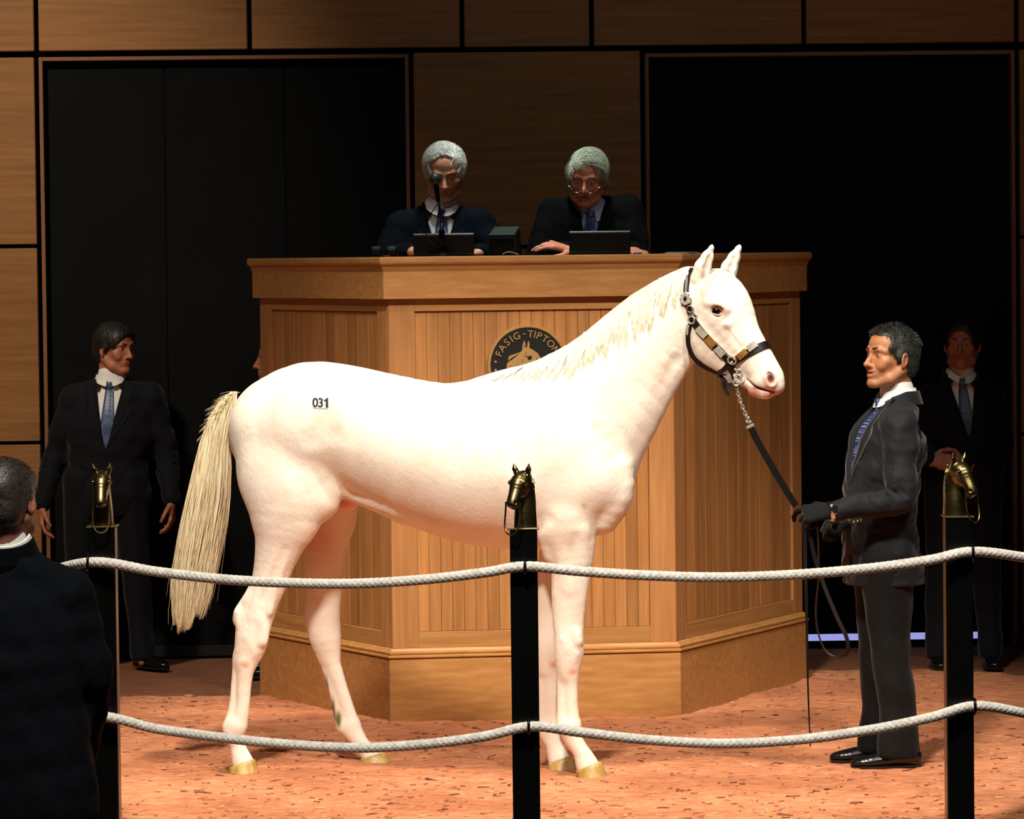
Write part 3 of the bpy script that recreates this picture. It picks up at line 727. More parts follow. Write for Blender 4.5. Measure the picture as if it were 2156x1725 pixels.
# ---- head
limb(f, [(1478, 630, 60, 0, .085), (1504, 636, 68, 0, .098), (1521, 658, 67, 0, .096), (1548, 706, 54, 0, .074), (1576, 744, 46, 0, .058), (1600, 772, 38, 0, .053), (1615, 792, 34, 0, .053)], .02, hd=True)
limb(f, [(1488, 690, 50, 0, .086), (1500, 722, 53, 0, .082), (1530, 750, 40, 0, .062)], .02, hd=True)       # cheek
limb(f, [(1498, 744, 30, 0, .060), (1545, 782, 17, 0, .040), (1585, 808, 17, 0, .034)], .02, hd=True)        # jaw bars
limb(f, [(1608, 802, 30, 0, .050), (1626, 800, 24, 0, .046), (1632, 812, 20, 0, .040)], .012, hd=True)     # upper lip
limb(f, [(1592, 820, 17, 0, .036), (1612, 826, 15, 0, .036), (1622, 824, 12, 0, .03)], .006, hd=True)        # lower lip
for s in (-1, 1):
    limb(f, [(1492, 635, 12, s * .088, .018), (1512, 640, 12, s * .094, .018), (1528, 650, 10, s * .082, .016)], .014, hd=True)   # brow
    limb(f, [(1532, 684, 7, s * .082, .012), (1552, 712, 6, s * .068, .012), (1560, 722, 5, s * .062, .01)], .012, hd=True)     # facial crest
    limb(f, [(1509, 655, 12, s * .098, .016), (1511, 655, 12, s * .098, .016)], .008, 'sub', True)
    limb(f, [(1540, 700, 14, s * .098, .022), (1568, 735, 12, s * .078, .018)], .022, 'sub', True)
    limb(f, [(1618, 790, 13, s * .040, .018), (1624, 806, 12, s * .040, .018)], .01, hd=True)                   # nostril rim
    limb(f, [(1617, 788, 6, s * .060, .020), (1623, 800, 7.5, s * .056, .020), (1624, 806, 5, s * .056, .018)], .006, 'sub', True)
    limb(f, [(1572, 800, 2.2, s * .040, .02), (1588, 812, 2.2, s * .036, .02), (1604, 820, 2.0, s * .036, .02), (1628, 826, 2.0, s * .03, .03)], .006, 'sub', True)   # mouth line
# ears
def ear(pts, inner):
    for a, b in zip(pts[:-1], pts[1:]): f.cone(a[0], b[0], a[1], b[1], .010)
    for a, b in zip(inner[:-1], inner[1:]): f.cone(a[0], b[0], a[1], b[1], .004, 'sub')
e = lambda x, y, l, r: (HH(x, y, l), r * PXM)
ear([e(1473, 588, -.048, 20), e(1480, 562, -.056, 17), e(1490, 540, -.058, 12), e(1498, 522, -.058, 5), e(1499, 517, -.058, 2.5)],
    [e(1484, 586, -.076, 6), e(1488, 566, -.080, 9), e(1494, 546, -.076, 7), e(1499, 528, -.068, 2.5)])
ear([e(1530, 590, .045, 18), e(1536, 564, .050, 17), e(1546, 542, .052, 12.5), e(1555, 523, .052, 6), e(1558, 517, .052, 2.5)],
    [e(1533, 580, .020, 6), e(1540, 562, .022, 8), e(1546, 546, .026, 6.5), e(1553, 530, .034, 2.5)])
HV, HQ = f.mesh(1); HV, HQ = biggest(HV, HQ); del f
# colour attribute: coat, pink skin, stains, some painted-in shading of hollows
T = np.tile(np.array(lin('ece1d1')[:3]), (len(HV), 1))
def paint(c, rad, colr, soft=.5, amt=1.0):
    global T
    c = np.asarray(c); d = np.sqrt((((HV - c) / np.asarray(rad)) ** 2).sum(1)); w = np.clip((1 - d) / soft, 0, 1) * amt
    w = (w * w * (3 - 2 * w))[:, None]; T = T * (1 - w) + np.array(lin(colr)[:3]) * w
pk = 'd99a86'
paint(HH(1625, 822, 0), (.065, .10, .045), 'dba595', .6, .8)
paint(HH(1588, 826, 0), (.05, .09, .04), 'd08a78', .6, .9)
for s in (-1, 1):
    paint(HS(1622, 799, s * .045), (.030, .030, .040), 'b06a5c', .7, .9)
    paint(HS(1621, 798, s * .034), (.018, .022, .024), '4a2019', .5, 1)
    paint(HS(1510, 656, s * .09), (.036, .03, .024), 'cf8f84', .6, .8)
paint(HH(1598, 817, -.03), (.05, .03, .008), 'a05c50', .6, .8)
paint(HH(1480, 580, -.062), (.022, .03, .04), 'b08070', .7, .7); paint(HH(1538, 575, .03), (.02, .03, .04), 'caa590', .7, .5)
paint(H(725, 1060, 0), (.10, .14, .05), 'd9806a', .8, .95)
paint(H(660, 1130, .10), (.16, .09, .2), 'e2a893', .8, .7)
paint(H(1330, 960, 0), (.06, .05, .3), 'e8b8a0', .9, .5)
for p in ((1205, 1415, nf - .03), (1165, 1400, ff - .03), (516, 1400, nh - .03)): paint(H(*p), (.03, .035, .022), 'dd9474', .9, .8)
paint(H(712, 1515, fh + .04), (.020, .05, .05), '5f6412', .7, .95); paint(H(702, 1500, fh + .05), (.014, .05, .09), '50501e', .7, .85); paint(H(688, 1450, fh + .045), (.013, .04, .09), '5d5628', .8, .8)
paint(H(705, 905, -.26), (.075, .09, .060), 'b09c8c', .9, .5); paint(H(500, 975, -.2), (.035, .09, .07), 'b4a394', .9, .5); paint(H(600, 1095, -.22), (.12, .08, .055), 'c0a98f', .9, .5)  # grey patches: sweat dirt together with painted-in shading of the body's hollows
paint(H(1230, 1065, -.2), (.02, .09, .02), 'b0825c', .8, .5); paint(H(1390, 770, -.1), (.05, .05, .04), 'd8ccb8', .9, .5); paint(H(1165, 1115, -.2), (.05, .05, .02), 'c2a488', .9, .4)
mh, nt, bs = nmat('cream_white_coat')
at = nt.nodes.new('ShaderNodeAttribute'); at.attribute_name = 'tint'
mx = nt.nodes.new('ShaderNodeMix'); mx.data_type = 'RGBA'; mx.blend_type = 'MULTIPLY'; mx.inputs[0].default_value = 1
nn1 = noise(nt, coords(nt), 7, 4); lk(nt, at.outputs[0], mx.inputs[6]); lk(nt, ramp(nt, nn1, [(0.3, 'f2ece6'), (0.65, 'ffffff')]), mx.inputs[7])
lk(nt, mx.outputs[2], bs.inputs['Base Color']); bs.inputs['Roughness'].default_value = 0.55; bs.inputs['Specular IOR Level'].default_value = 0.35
bs.inputs['Sheen Weight'].default_value = 0.15
nn2 = noise(nt, coords(nt, 'Object', (1, 1, 0.35)), 130, 4, 0.6); nn3 = noise(nt, coords(nt), 22, 5, 0.65)
ad = nt.nodes.new('ShaderNodeMath'); ad.operation = 'MULTIPLY_ADD'; lk(nt, nn3, ad.inputs[0]); ad.inputs[1].default_value = 1.3; lk(nt, nn2, ad.inputs[2]); bump(nt, bs, ad.outputs[0], 0.28, 0.006)
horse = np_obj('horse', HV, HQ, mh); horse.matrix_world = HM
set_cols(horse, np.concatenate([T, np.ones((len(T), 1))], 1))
tag(horse, 'cream white young horse standing side on in the sale ring', 'horse')
BT = BVHTree.FromPolygons([Vector(v) for v in HV], [tuple(q) for q in HQ.tolist()])
# hooves
M_hoof, nt, bs = nmat('tan_hoof')
lk(nt, ramp(nt, noise(nt, coords(nt, 'Object', (1, 1, .3)), 40, 4), [(0.3, '9a7838'), (0.7, 'c9a866')]), bs.inputs['Base Color']); bs.inputs['Roughness'].default_value = 0.45
def hoof(bx0, bx1, by, cx0, cy0, cx1, cy1, lat):
    b0 = H(bx0, by, lat); b1 = H(bx1, by, lat); c0 = H(cx0, cy0, lat); c1 = H(cx1, cy1, lat); n = 24; V = []; ringsN = 5
    for j in range(ringsN + 2):
        t = min(j / ringsN, 1.0); sc_ = 1.0 if j <= ringsN else .6
        for k in range(n):
            a = 2 * math.pi * k / n; u = (1 + math.cos(a) * sc_) / 2; w_ = math.sin(a) * sc_
            bot = b0 * (1 - u) + b1 * u; bot = np.array((bot[0], lat + w_ * .060, -.004 + 0)); top = c0 * (1 - u) + c1 * u
            top = np.array((top[0], lat + w_ * .043, top[2])); V.append(bot * (1 - t) + top * t + np.array((0, 0, .006 * (j > ringsN))))
    Fc = [(j * n + k, j * n + (k + 1) % n, (j + 1) * n + (k + 1) % n, (j + 1) * n + k) for j in range(ringsN + 1) for k in range(n)]
    Fc += [tuple(range(n - 1, -1, -1)), tuple((ringsN + 1) * n + k for k in range(n))]
    mesh_obj('hoof', V, Fc, M_hoof, horse, True)
hoof(483, 546, 1632, 483, 1617, 536, 1599, nh); hoof(759, 824, 1612, 757, 1600, 809, 1584, fh + .065)
hoof(1215, 1281, 1641, 1211, 1624, 1265, 1604, nf); hoof(1153, 1216, 1628, 1153, 1608, 1203, 1592, ff)
# eyes
M_eye = plain('horse_eye', '07080c', 0.08, 0, 0.7)
M_lid = plain('eyelid', 'e2b4a4', 0.5)
for s in (-1, 1):
    c = HS(1508.5, 655.5, s * .079); MB().ball(c, (.0215, .016, .0165)).build('eye', M_eye, horse, True)
    for sg in (1, -1):
        pts = []
        for k in range(13):
            t = -1 + k / 6; pts.append(HS(1508.5 + t * 13.5, 655.8 - sg * 7.6 * max(0, 1 - t * t) ** .6 + t * 2.5, s * (.0935 - .0075 * t * t)))
        MB().tube(pts, [.0012 + .0020 * math.sin(math.pi * k / 12) for k in range(13)], 8).build('eyelid', M_lid, horse, True)
# ---- hair strands
def strands(paths, r0, name, m, parent, seg=3):
    """paths (n, k, 3) -> one mesh of thin tapered tubes"""
    Pt = np.asarray(paths, float); n, k, _ = Pt.shape
    Tn = np.gradient(Pt, axis=1); Tn /= np.linalg.norm(Tn, axis=2, keepdims=True) + 1e-9
    ref = np.array((0.2, 1, 0.1)); U_ = np.cross(Tn, ref); U_ /= np.linalg.norm(U_, axis=2, keepdims=True) + 1e-9; W_ = np.cross(Tn, U_)
    tp = np.linspace(0, 1, k)[None, :, None]; r = np.asarray(r0).reshape(-1, 1, 1) * (1 - tp ** 2 * .85)
    V = np.stack([Pt + (U_ * math.cos(2 * math.pi * q / seg) + W_ * math.sin(2 * math.pi * q / seg)) * r for q in range(seg)], 2).reshape(-1, 3)
    I = np.arange(n)[:, None, None] * k * seg; J = np.arange(k - 1)[None, :, None] * seg; K = np.arange(seg)[None, None, :]; K2 = (K + 1) % seg
    Q = np.stack([I + J + K, I + J + K2, I + J + seg + K2, I + J + seg + K], -1).reshape(-1, 4)
    return np_obj(name, V, Q, m, parent)
M_tail, nt, bs = nmat('flaxen_tail_hair')
lk(nt, ramp(nt, noise(nt, coords(nt, 'Object', (1, 1, .05)), 90, 3), [(0.25, 'b29c74'), (0.5, 'dfcda4'), (0.75, 'f3e8cc')]), bs.inputs['Base Color']); bs.inputs['Roughness'].default_value = 0.45
M_mane, nt, bs = nmat('cream_mane_hair')
lk(nt, ramp(nt, noise(nt, coords(nt), 60, 3), [(0.3, 'cfc0a0'), (0.7, 'efe5cf')]), bs.inputs['Base Color']); bs.inputs['Roughness'].default_value = 0.5
rs = np.random.RandomState(5)
tl = np.array([(826, 486, 499), (845, 462, 498), (880, 440, 492), (930, 422, 486), (990, 407, 486), (1050, 393, 483), (1110, 380, 475), (1170, 370, 463), (1230, 361, 450), (1290, 360, 436), (1335, 366, 414)], float)
n = 1700; cu = rs.uniform(-1, 1, 34); cy_ = 1338 - 75 * np.abs(cu) ** 2 * rs.rand(34) - rs.exponential(22, 34); ci = rs.randint(0, 34, n); u0 = cu[ci] + rs.normal(0, .16, n); u0 = u0.clip(-1, 1); u = u0; yend = cy_[ci] - rs.exponential(16, n); yst = 824 + rs.rand(n) * 60
kk = np.linspace(0, 1, 16); paths = np.zeros((n, 16, 3)); v = rs.normal(0, .5, n).clip(-1, 1); ph = rs.uniform(0, 6.28, n)
for i in range(n):
    ys_ = yst[i] + (yend[i] - yst[i]) * kk
    l = np.interp(ys_, tl[:, 0], tl[:, 1]); r = np.interp(ys_, tl[:, 0], tl[:, 2])
    fly = (rs.rand() < .04) * rs.normal(0, 9)
    uu = u[i] + (cu[ci[i]] - u[i]) * kk ** 2 * .8 + (.10 * np.sin(ys_ / 120 + ph[i]) + .025 * np.sin(ys_ / 30 + 2 * ph[i])) * kk
    xs_ = (l + r) / 2 + (r - l) / 2 * uu + fly * kk ** 2
    for j in range(16): paths[i, j] = H(xs_[j], ys_[j], v[i] * .055 * math.sqrt(max(0, 1 - .8 * u[i] ** 2)) * (.3 + .7 * min(1, kk[j] * 3)))
strands(paths, rs.uniform(.0011, .0022, n), 'tail', M_tail, horse)
# short fringe at the tail head
n = 90; paths = np.zeros((n, 7, 3))
for i in range(n):
    t = rs.rand(); x0, y0 = 500 - 58 * t + rs.normal(0, 2), 826 + 78 * t ** 1.3; L = rs.uniform(18, 46); a = math.radians(200 - 35 * rs.rand() + 48 * t)
    for j in range(7):
        w_ = j / 6; paths[i, j] = H(x0 + math.cos(a) * L * w_, y0 - math.sin(a) * L * w_ * (1 - .2 * w_) + 9 * w_ * w_, rs.normal(0, .003) + (v[i] * .03))
strands(paths, rs.uniform(.0009, .0016, n), 'tail_fringe', M_tail, horse)
# mane
crest = np.array([(1052, 786), (1090, 775), (1130, 762), (1180, 738), (1230, 703), (1280, 661), (1330, 622), (1380, 592), (1425, 573), (1452, 566)], float)
cl = [0] + list(np.cumsum(np.hypot(*np.diff(crest, axis=0).T))); n = 2300; paths = []; NC = 110; ct_ = np.sort(rs.rand(NC)); cL = rs.uniform(.55, 1.15, NC); cA = rs.normal(0, 5, NC)
for i in range(n):
    t = rs.rand() ** .9; ci_ = int(np.argmin(np.abs(ct_ - t))); s = t * cl[-1]; x0 = np.interp(s, cl, crest[:, 0]); y0 = np.interp(s, cl, crest[:, 1]) + 3
    L = np.interp(x0, [1050, 1110, 1180, 1260, 1340, 1400, 1455], [30, 50, 78, 98, 84, 86, 50]) * cL[ci_] * rs.uniform(.8, 1.08)
    a = math.radians(np.interp(x0, [1050, 1120, 1200, 1300, 1455], [212, 222, 245, 262, 268]) + cA[ci_] + rs.normal(0, 2)); wv = rs.normal(0, 1.2); xe = (np.interp(ct_[ci_] * cl[-1], cl, crest[:, 0]) - x0) * .75
    pts = []; last = None
    for j in range(9):
        w_ = j / 8; px = x0 + xe * w_ ** 1.5 + math.cos(a) * L * w_ + wv * math.sin(w_ * 3) ; py = y0 - math.sin(a) * L * w_ - 4 * (1 - w_) ** 2
        d = (HMi.to_3x3() @ ray(px, py)).normalized(); hit, nr, _, _ = BT.ray_cast(CL, d)
        if hit is None: q = Vector(H(px, py, -.012 * min(w_ * 5, 1)))
        else: q = hit + nr * (.0025 + .004 * math.sin(w_ * 3.0))
        if last is not None and (q - last).length > .05: q = last + (q - last) * .4
        last = q; pts.append(q)
    paths.append(pts)
strands(np.array([[tuple(q) for q in p] for p in paths]), rs.uniform(.0010, .0019, n), 'mane', M_mane, horse)
# forelock
paths = []
for i in range(90):
    x0 = 1500 + rs.rand() * 30; pts = []; b = rs.rand()
    tx = (1478 + rs.normal(0, 4) if b < .55 else 1532 + rs.normal(0, 8)); ty = (628 + rs.normal(0, 6) if b < .55 else 592 + rs.normal(0, 6))
    for j in range(8):
        w_ = j / 7; px = x0 + (tx - x0) * w_ ** .7; py = 566 + (ty - 566) * w_ ** 1.25
        d = (HMi.to_3x3() @ ray(px, py)).normalized(); hit, nr, _, _ = BT.ray_cast(CL, d)
        pts.append(hit + nr * .0025 if hit is not None else Vector(HH(px, py, 0)))
    paths.append(pts)
strands(np.array([[tuple(q) for q in p] for p in paths]), rs.uniform(.0006, .0012, 90), 'forelock', M_mane, horse)
# ================================================================ RING POSTS, FINIALS, ROPES
M_post = plain('black_gloss_post', '030303', 0.3, 0, 0.35)
m, nt, bs = nmat('antique_brass')
lk(nt, ramp(nt, noise(nt, coords(nt), 14, 4), [(0.3, '5f5234'), (0.7, '8f7e52')]), bs.inputs['Base Color']); bs.inputs['Metallic'].default_value = 1.0; bs.inputs['Roughness'].default_value = 0.33; M_brass = m
M_blackmetal = plain('black_metal', '08080a', 0.25, 0.6, 0.5)
# horse-head finial, facing local -y, base at z=0, total height 0.205
f = Field(axis(-.06, .06, .0018), axis(-.09, .075, .0018), axis(0, .23, .0019))
def fc(pts, k=.006, op='add', n=(1, 0, 0)): chain3(f, pts, np.array(n, float), k, op)
fc([(0, .012, .004, .036, .030), (0, .012, .05, .034, .028), (0, .016, .10, .032, .024), (0, .010, .135, .028, .021), (0, -.004, .158, .024, .019)])
fc([(0, .034, .02, .014, .010), (0, .042, .07, .012, .008), (0, .040, .12, .012, .008), (0, .024, .16, .012, .008), (0, .006, .178, .010, .008)], .006)
fc([(0, -.004, .156, .029, .024), (0, -.020, .147, .028, .0255), (0, -.038, .120, .021, .0195), (0, -.054, .094, .0175, .0175), (0, -.059, .082, .0165, .0175)])
fc([(0, -.012, .130, .023, .022), (0, -.026, .112, .019, .020)], .008)
fc([(0, -.044, .072, .010, .012), (0, -.052, .070, .009, .011)], .005)
for s in (-1, 1):
    f.cone((s * .014, -.002, .172), (s * .021, -.006, .192), .010, .0075, .004); f.cone((s * .021, -.006, .192), (s * .024, -.008, .212), .0075, .0012, .003)
    f.cone((s * .020, -.014, .178), (s * .023, -.0145, .194), .0045, .003, .003, 'sub')
    f.ell((s * .0250, -.028, .147), (.0055, .007, .0055), None, .003); f.cone((s * .021, -.022, .158), (s * .024, -.036, .151), .0035, .003, .003)
    f.ell((s * .0155, -.068, .086), (.0045, .0045, .006), None, .003, 'sub'); f.cone((s * .018, -.028, .135), (s * .014, -.044, .110), .003, .002, .004)
    f.cone((s * .030, -.004, .12), (s * .026, -.02, .108), .006, .004, .006, 'sub')
for i in range(4):
    x = -.012 + i * .006; fc([(x, .004, .182, .0035, .003), (x + .006, -.014, .178, .0035, .003), (x + .014, -.022, .166, .002, .002)], .0015)
for i in range(9):
    z = .04 + i * .0145; fc([(-.004, .046 - abs(z - .07) * .12, z + .012, .0042, .004), (.012, .040 - abs(z - .07) * .12, z, .0040, .004), (.020, .026, z - .012, .003, .003)], .002)
    fc([(.004, .046 - abs(z - .07) * .12, z + .012, .0042, .004), (-.012, .040 - abs(z - .07) * .12, z, .0040, .004), (-.020, .026, z - .012, .003, .003)], .002)
FV, FQ = f.mesh(1); FV, FQ = biggest(FV, FQ); del f
fin0 = np_obj('finial', FV, FQ, M_brass); fin_me = fin0.data; bpy.data.objects.remove(fin0)
posts = []
PW = 0.0905
def post(px_c, py_cap, dep, rot, face, lab, hooks):
    top = P(px_c, py_cap, dep); base = Vector((top.x, top.y, -.5 if math.hypot(top.x - RC[0], top.y - RC[1]) > RR else 0.0))
    t = thing('rope_post', base, lab, 'post', rot, 'horse-head posts around the sale ring'); h = top.z - base.z; w = PW / 2
    MB().box(-w, w, -w, w, 0, h - .006, .004).build('shaft', M_post, t)
    MB().box(-w - .012, w + .012, -w - .012, w + .012, 0, .02, .004).build('base_plate', M_post, t)
    MB().box(-w - .006, w + .006, -w - .006, w + .006, h - .006, h, .002).build('cap_plate', M_brass, t)
    fo = bpy.data.objects.new('horse_head_finial', fin_me); link(fo, t); fo.location = (0, 0, h - .0005); fo.rotation_euler = (0, 0, face - rot); fo.scale = (1.22, 1.18, 1.0)
    rg = MB(); pts = []
    for k in range(25):
        a = k / 24; b_ = math.pi * a; x = -.019 * math.cos(b_) * (1 + .35 * math.sin(b_)); pts.append((x * 1.15, -.056 - .016 * math.sin(b_), .088 - .108 * math.sin(b_) ** .55))
    rg.tube(pts, .0026, 8).build('bit_ring', M_brass, fo)
    for (zc, xo) in hooks:
        c = Vector((xo, -w - .019, zc - base.z)); r = .0222
        hk = MB(); hk.tube([c + Vector((0, r * math.cos(q), r * 1.15 * math.sin(q))) for q in np.linspace(0, 2 * math.pi, 25)], .0048, 8)
        hk.build('rope_ring', M_blackmetal, t, True)
    posts.append((t, base, h)); return t
DC, DL, DR = 12.66, 13.05, 12.93
# rope points in front of the posts (pixel, pixel, depth)
ro = PW / 2 + .019
up = [(-420, 1200, 13.9), (-120, 1228, 13.6), (60, 1212, 13.3), (196, 1184, DL - ro - .005), (330, 1204, 12.97), (470, 1220, 12.85), (620, 1228, 12.78), (760, 1229, 12.70), (900, 1220, 12.64), (1020, 1206, 12.60), (1106, 1193, DC - ro - .002),
      (1220, 1203, 12.62), (1360, 1212, 12.66), (1520, 1216, 12.71), (1680, 1210, 12.76), (1840, 1196, 12.80), (1960, 1179, 12.83), (2046, 1162, DR - ro), (2156, 1174, 12.95), (2330, 1205, 13.15), (2560, 1215, 13.5)]
low = [(-420, 1520, 13.9), (-120, 1553, 13.6), (60, 1540, 13.3), (198, 1508, DL - ro - .005), (330, 1535, 12.97), (470, 1554, 12.86), (620, 1569, 12.78), (760, 1575, 12.71), (900, 1567, 12.65), (1020, 1551, 12.60), (1118, 1530, DC - ro - .002),
       (1220, 1542, 12.62), (1360, 1558, 12.66), (1520, 1566, 12.71), (1680, 1558, 12.76), (1840, 1536, 12.80), (1960, 1511, 12.83), (2052, 1487, DR - ro), (2156, 1502, 12.95), (2330, 1540, 13.15), (2560, 1560, 13.5)]
m, nt, bs = nmat('white_braided_rope')
lk(nt, ramp(nt, noise(nt, coords(nt), 55, 4), [(0.3, 'a9a49c'), (0.7, 'd2cdc4')]), bs.inputs['Base Color']); bs.inputs['Roughness'].default_value = 0.85; bs.inputs['Specular IOR Level'].default_value = 0.2; M_rope = m
def rope(name, pts, lab, lo):
    C = [np.array(P(*p)) for p in pts]; C = np.array(cr(C, 60))
    sgm = np.r_[0, np.cumsum(np.linalg.norm(np.diff(C, axis=0), axis=1))]; n = int(sgm[-1] / .0032); s_ = np.linspace(0, sgm[-1], n)
    C = np.stack([np.interp(s_, sgm, C[:, q]) for q in range(3)], 1); Tn = np.gradient(C, axis=0); Tn /= np.linalg.norm(Tn, axis=1)[:, None]
    Uv = np.array((0, 0, 1.0)) - Tn * Tn[:, 2:3]; Uv /= np.linalg.norm(Uv, axis=1)[:, None]; Wv = np.cross(Tn, Uv); k = 32; V = np.zeros((n, k, 3))
    for q in range(k):
        a = 2 * math.pi * q / k; p1 = np.abs(np.sin(2.5 * a + s_ * 2 * math.pi / .040)); p2 = np.abs(np.sin(2.5 * a - s_ * 2 * math.pi / .040))
        r = .0168 * (1 + .22 * (np.maximum(p1, p2 * .98) - .85)) + .0004 * np.sin(s_ * 700 + q)
        V[:, q] = C + (Uv * math.cos(a) + Wv * math.sin(a)) * r[:, None]
    I = np.arange(n - 1)[:, None] * k; K = np.arange(k)[None]; K2 = (K + 1) % k
    Q = np.stack([I + K, I + K2, I + k + K2, I + k + K], -1).reshape(-1, 4)
    o = np_obj(name, V.reshape(-1, 3), Q, M_rope); tag(o, lab, 'rope', 'ropes strung along the ring posts'); return o
rope('ring_rope', up, 'upper thick white braided rope strung between the black posts', 0)
rope('ring_rope', low, 'lower thick white braided rope strung between the black posts', 1)
def hookz(px, py, d): return P(px, py, d).z
xr = lambda pxh, pxc, d: (P(pxh, 1200, d).x - P(pxc, 1200, d).x)
post(1102, 1110, DC, 0.0, math.radians(-30), 'middle black post with dark brass horse-head finial in front of horse', [(hookz(1106, 1194, DC - ro), xr(1106, 1104, DC)), (hookz(1118, 1531, DC - ro), xr(1118, 1112, DC))])
post(216, 1106, DL, math.radians(0), math.radians(2), 'left black post with brass horse-head finial beside the foreground man', [(hookz(188, 1184, DL - ro), xr(189, 216, DL)), (hookz(198, 1508, DL - ro), xr(192, 218, DL))])
post(2016, 1085, DR, 0.0, math.radians(38), 'right black post with bright brass horse-head finial near the handler', [(hookz(2045, 1163, DR - ro), xr(2044, 2018, DR)), (hookz(2052, 1488, DR - ro), xr(2051, 2023, DR))])
# ================================================================ PEOPLE
def skin_mat(name, rough=.56):
    m, nt, bs = nmat(name); at = nt.nodes.new('ShaderNodeAttribute'); at.attribute_name = 'tint'
    mx = nt.nodes.new('ShaderNodeMix'); mx.data_type = 'RGBA'; mx.blend_type = 'MULTIPLY'; mx.inputs[0].default_value = 1
    n_ = noise(nt, coords(nt), 60, 4); lk(nt, at.outputs[0], mx.inputs[6]); lk(nt, ramp(nt, n_, [(0.3, 'ece0da'), (0.7, 'ffffff')]), mx.inputs[7])
    lk(nt, mx.outputs[2], bs.inputs['Base Color']); bs.inputs['Roughness'].default_value = rough
    bs.inputs['Subsurface Weight'].default_value = .08; bs.inputs['Subsurface Radius'].default_value = (.012, .004, .002)
    bump(nt, bs, noise(nt, coords(nt), 260, 3), .08, .001); return m
M_skin = skin_mat('skin')
def cloth(name, c, rough=.8, sheen=.25, ws=900, spec=.2):
    m, nt, bs = nmat(name); c = lin(c); v = noise(nt, coords(nt), ws, 2)
    lk(nt, ramp(nt, v, [(0.35, tuple(x * .8 for x in c[:3])), (0.65, tuple(min(1, x * 1.2) for x in c[:3]))]), bs.inputs['Base Color'])
    bs.inputs['Roughness'].default_value = rough; bs.inputs['Specular IOR Level'].default_value = spec
    bs.inputs['Sheen Weight'].default_value = sheen; bs.inputs['Sheen Roughness'].default_value = .4
    bump(nt, bs, noise(nt, coords(nt), 14, 4), .25, .02); return m
M_shirt = cloth('white_shirt_cotton', 'd9d7d2', .8, .1)
def tie_mat(name, a, b, sc=90):
    m, nt, bs = nmat(name); tc = coords(nt, 'Object'); ck = nt.nodes.new('ShaderNodeTexChecker'); ck.inputs['Scale'].default_value = sc
    sp = nt.nodes.new('ShaderNodeTexVoronoi'); sp.inputs['Scale'].default_value = sc; sp.inputs['Randomness'].default_value = .15; lk(nt, tc, sp.inputs['Vector'])
    lk(nt, ramp(nt, sp.outputs['Distance'], [(0.28, b), (0.42, a)]), bs.inputs['Base Color']); bs.inputs['Roughness'].default_value = .45; return m
M_tie = tie_mat('navy_tie_with_pale_dots', '1d2a55', '8595c0')
M_tie2 = tie_mat('slate_blue_tie', '33486b', '6d83a8', 150)
M_shoe = plain('polished_black_leather', '0c0c0c', .25, 0, .6)
M_glove = cloth('black_knit_glove', '0d0e0e', .9, .1, 500)
M_goldb = plain('gold_button', 'c9a04a', .25, 1.0)
M_silver = plain('polished_silver', 'c9c9c9', .18, 1.0)
M_white = plain('eye_white', 'd8d2c8', .3)
M_iris = plain('dark_iris', '1c120a', .15)
M_brow = {}
def nrm(v): v = np.asarray(v, float); return v / (np.linalg.norm(v) + 1e-9)
def hand(f, wr, d, pn, side, curl=(.5, .5, .55, .6), sc=1.0, r=1.0, thumb=.6, k=.004, spread=.06):
    """wr wrist, d finger direction, pn palm normal (the way the palm faces); side +1/-1 picks the thumb side"""
    d = nrm(d); pn = nrm(np.asarray(pn) - d * np.dot(pn, d)); lt = np.cross(d, pn) * side     # lt points to the thumb side
    w = lambda a, b, c: np.asarray(wr) + (d * a + lt * b + pn * c) * sc
    for b0, b1, rr in ((.018, .029, .0135), (.006, .010, .0145), (-.006, -.008, .0140), (-.016, -.026, .0125)):
        f.cone(w(.005, b0 * .8, 0), w(.088, b1, 0), rr * sc * r * .95, rr * sc * r * .8, .012)
    f.cone(w(-.03, 0, 0), w(.01, 0, 0), .026 * sc * r, .025 * sc * r, .01, sq=(pn, 1.35))
    L = (.078, .086, .080, .062)
    for i in range(4):
        b0 = .030 - i * .0195; p = w(.088 - abs(i - 1.2) * .004, b0, 0); ang = 0; dirv = nrm(d + lt * spread * (1.3 - i)); rr = (.0088, .0090, .0086, .0076)[i] * sc * r
        for j, (fr, cu) in enumerate(((.48, 1.0), (.30, 1.2), (.24, .8))):
            ang += curl[i] * cu; v = dirv * math.cos(ang) + pn * math.sin(ang); q = p + v * L[i] * fr * sc
            f.cone(p, q, rr * (1 - .06 * j), rr * (.94 - .08 * j), k if j else .006); p = q
    p = w(.018, .026, .004); v1 = nrm(lt * .75 + d * .65 + pn * thumb * .5); q = p + v1 * .042 * sc; f.cone(p, q, .0135 * sc * r, .0115 * sc * r, .008)
    v2 = nrm(lt * .25 + d * .9 + pn * thumb); q2 = q + v2 * .032 * sc; f.cone(q, q2, .0108 * sc * r, .0098 * sc * r, k)
    v3 = nrm(lt * -.05 + d * .9 + pn * thumb * 1.2); f.cone(q2, q2 + v3 * .024 * sc, .0098 * sc * r, .0082 * sc * r, k)
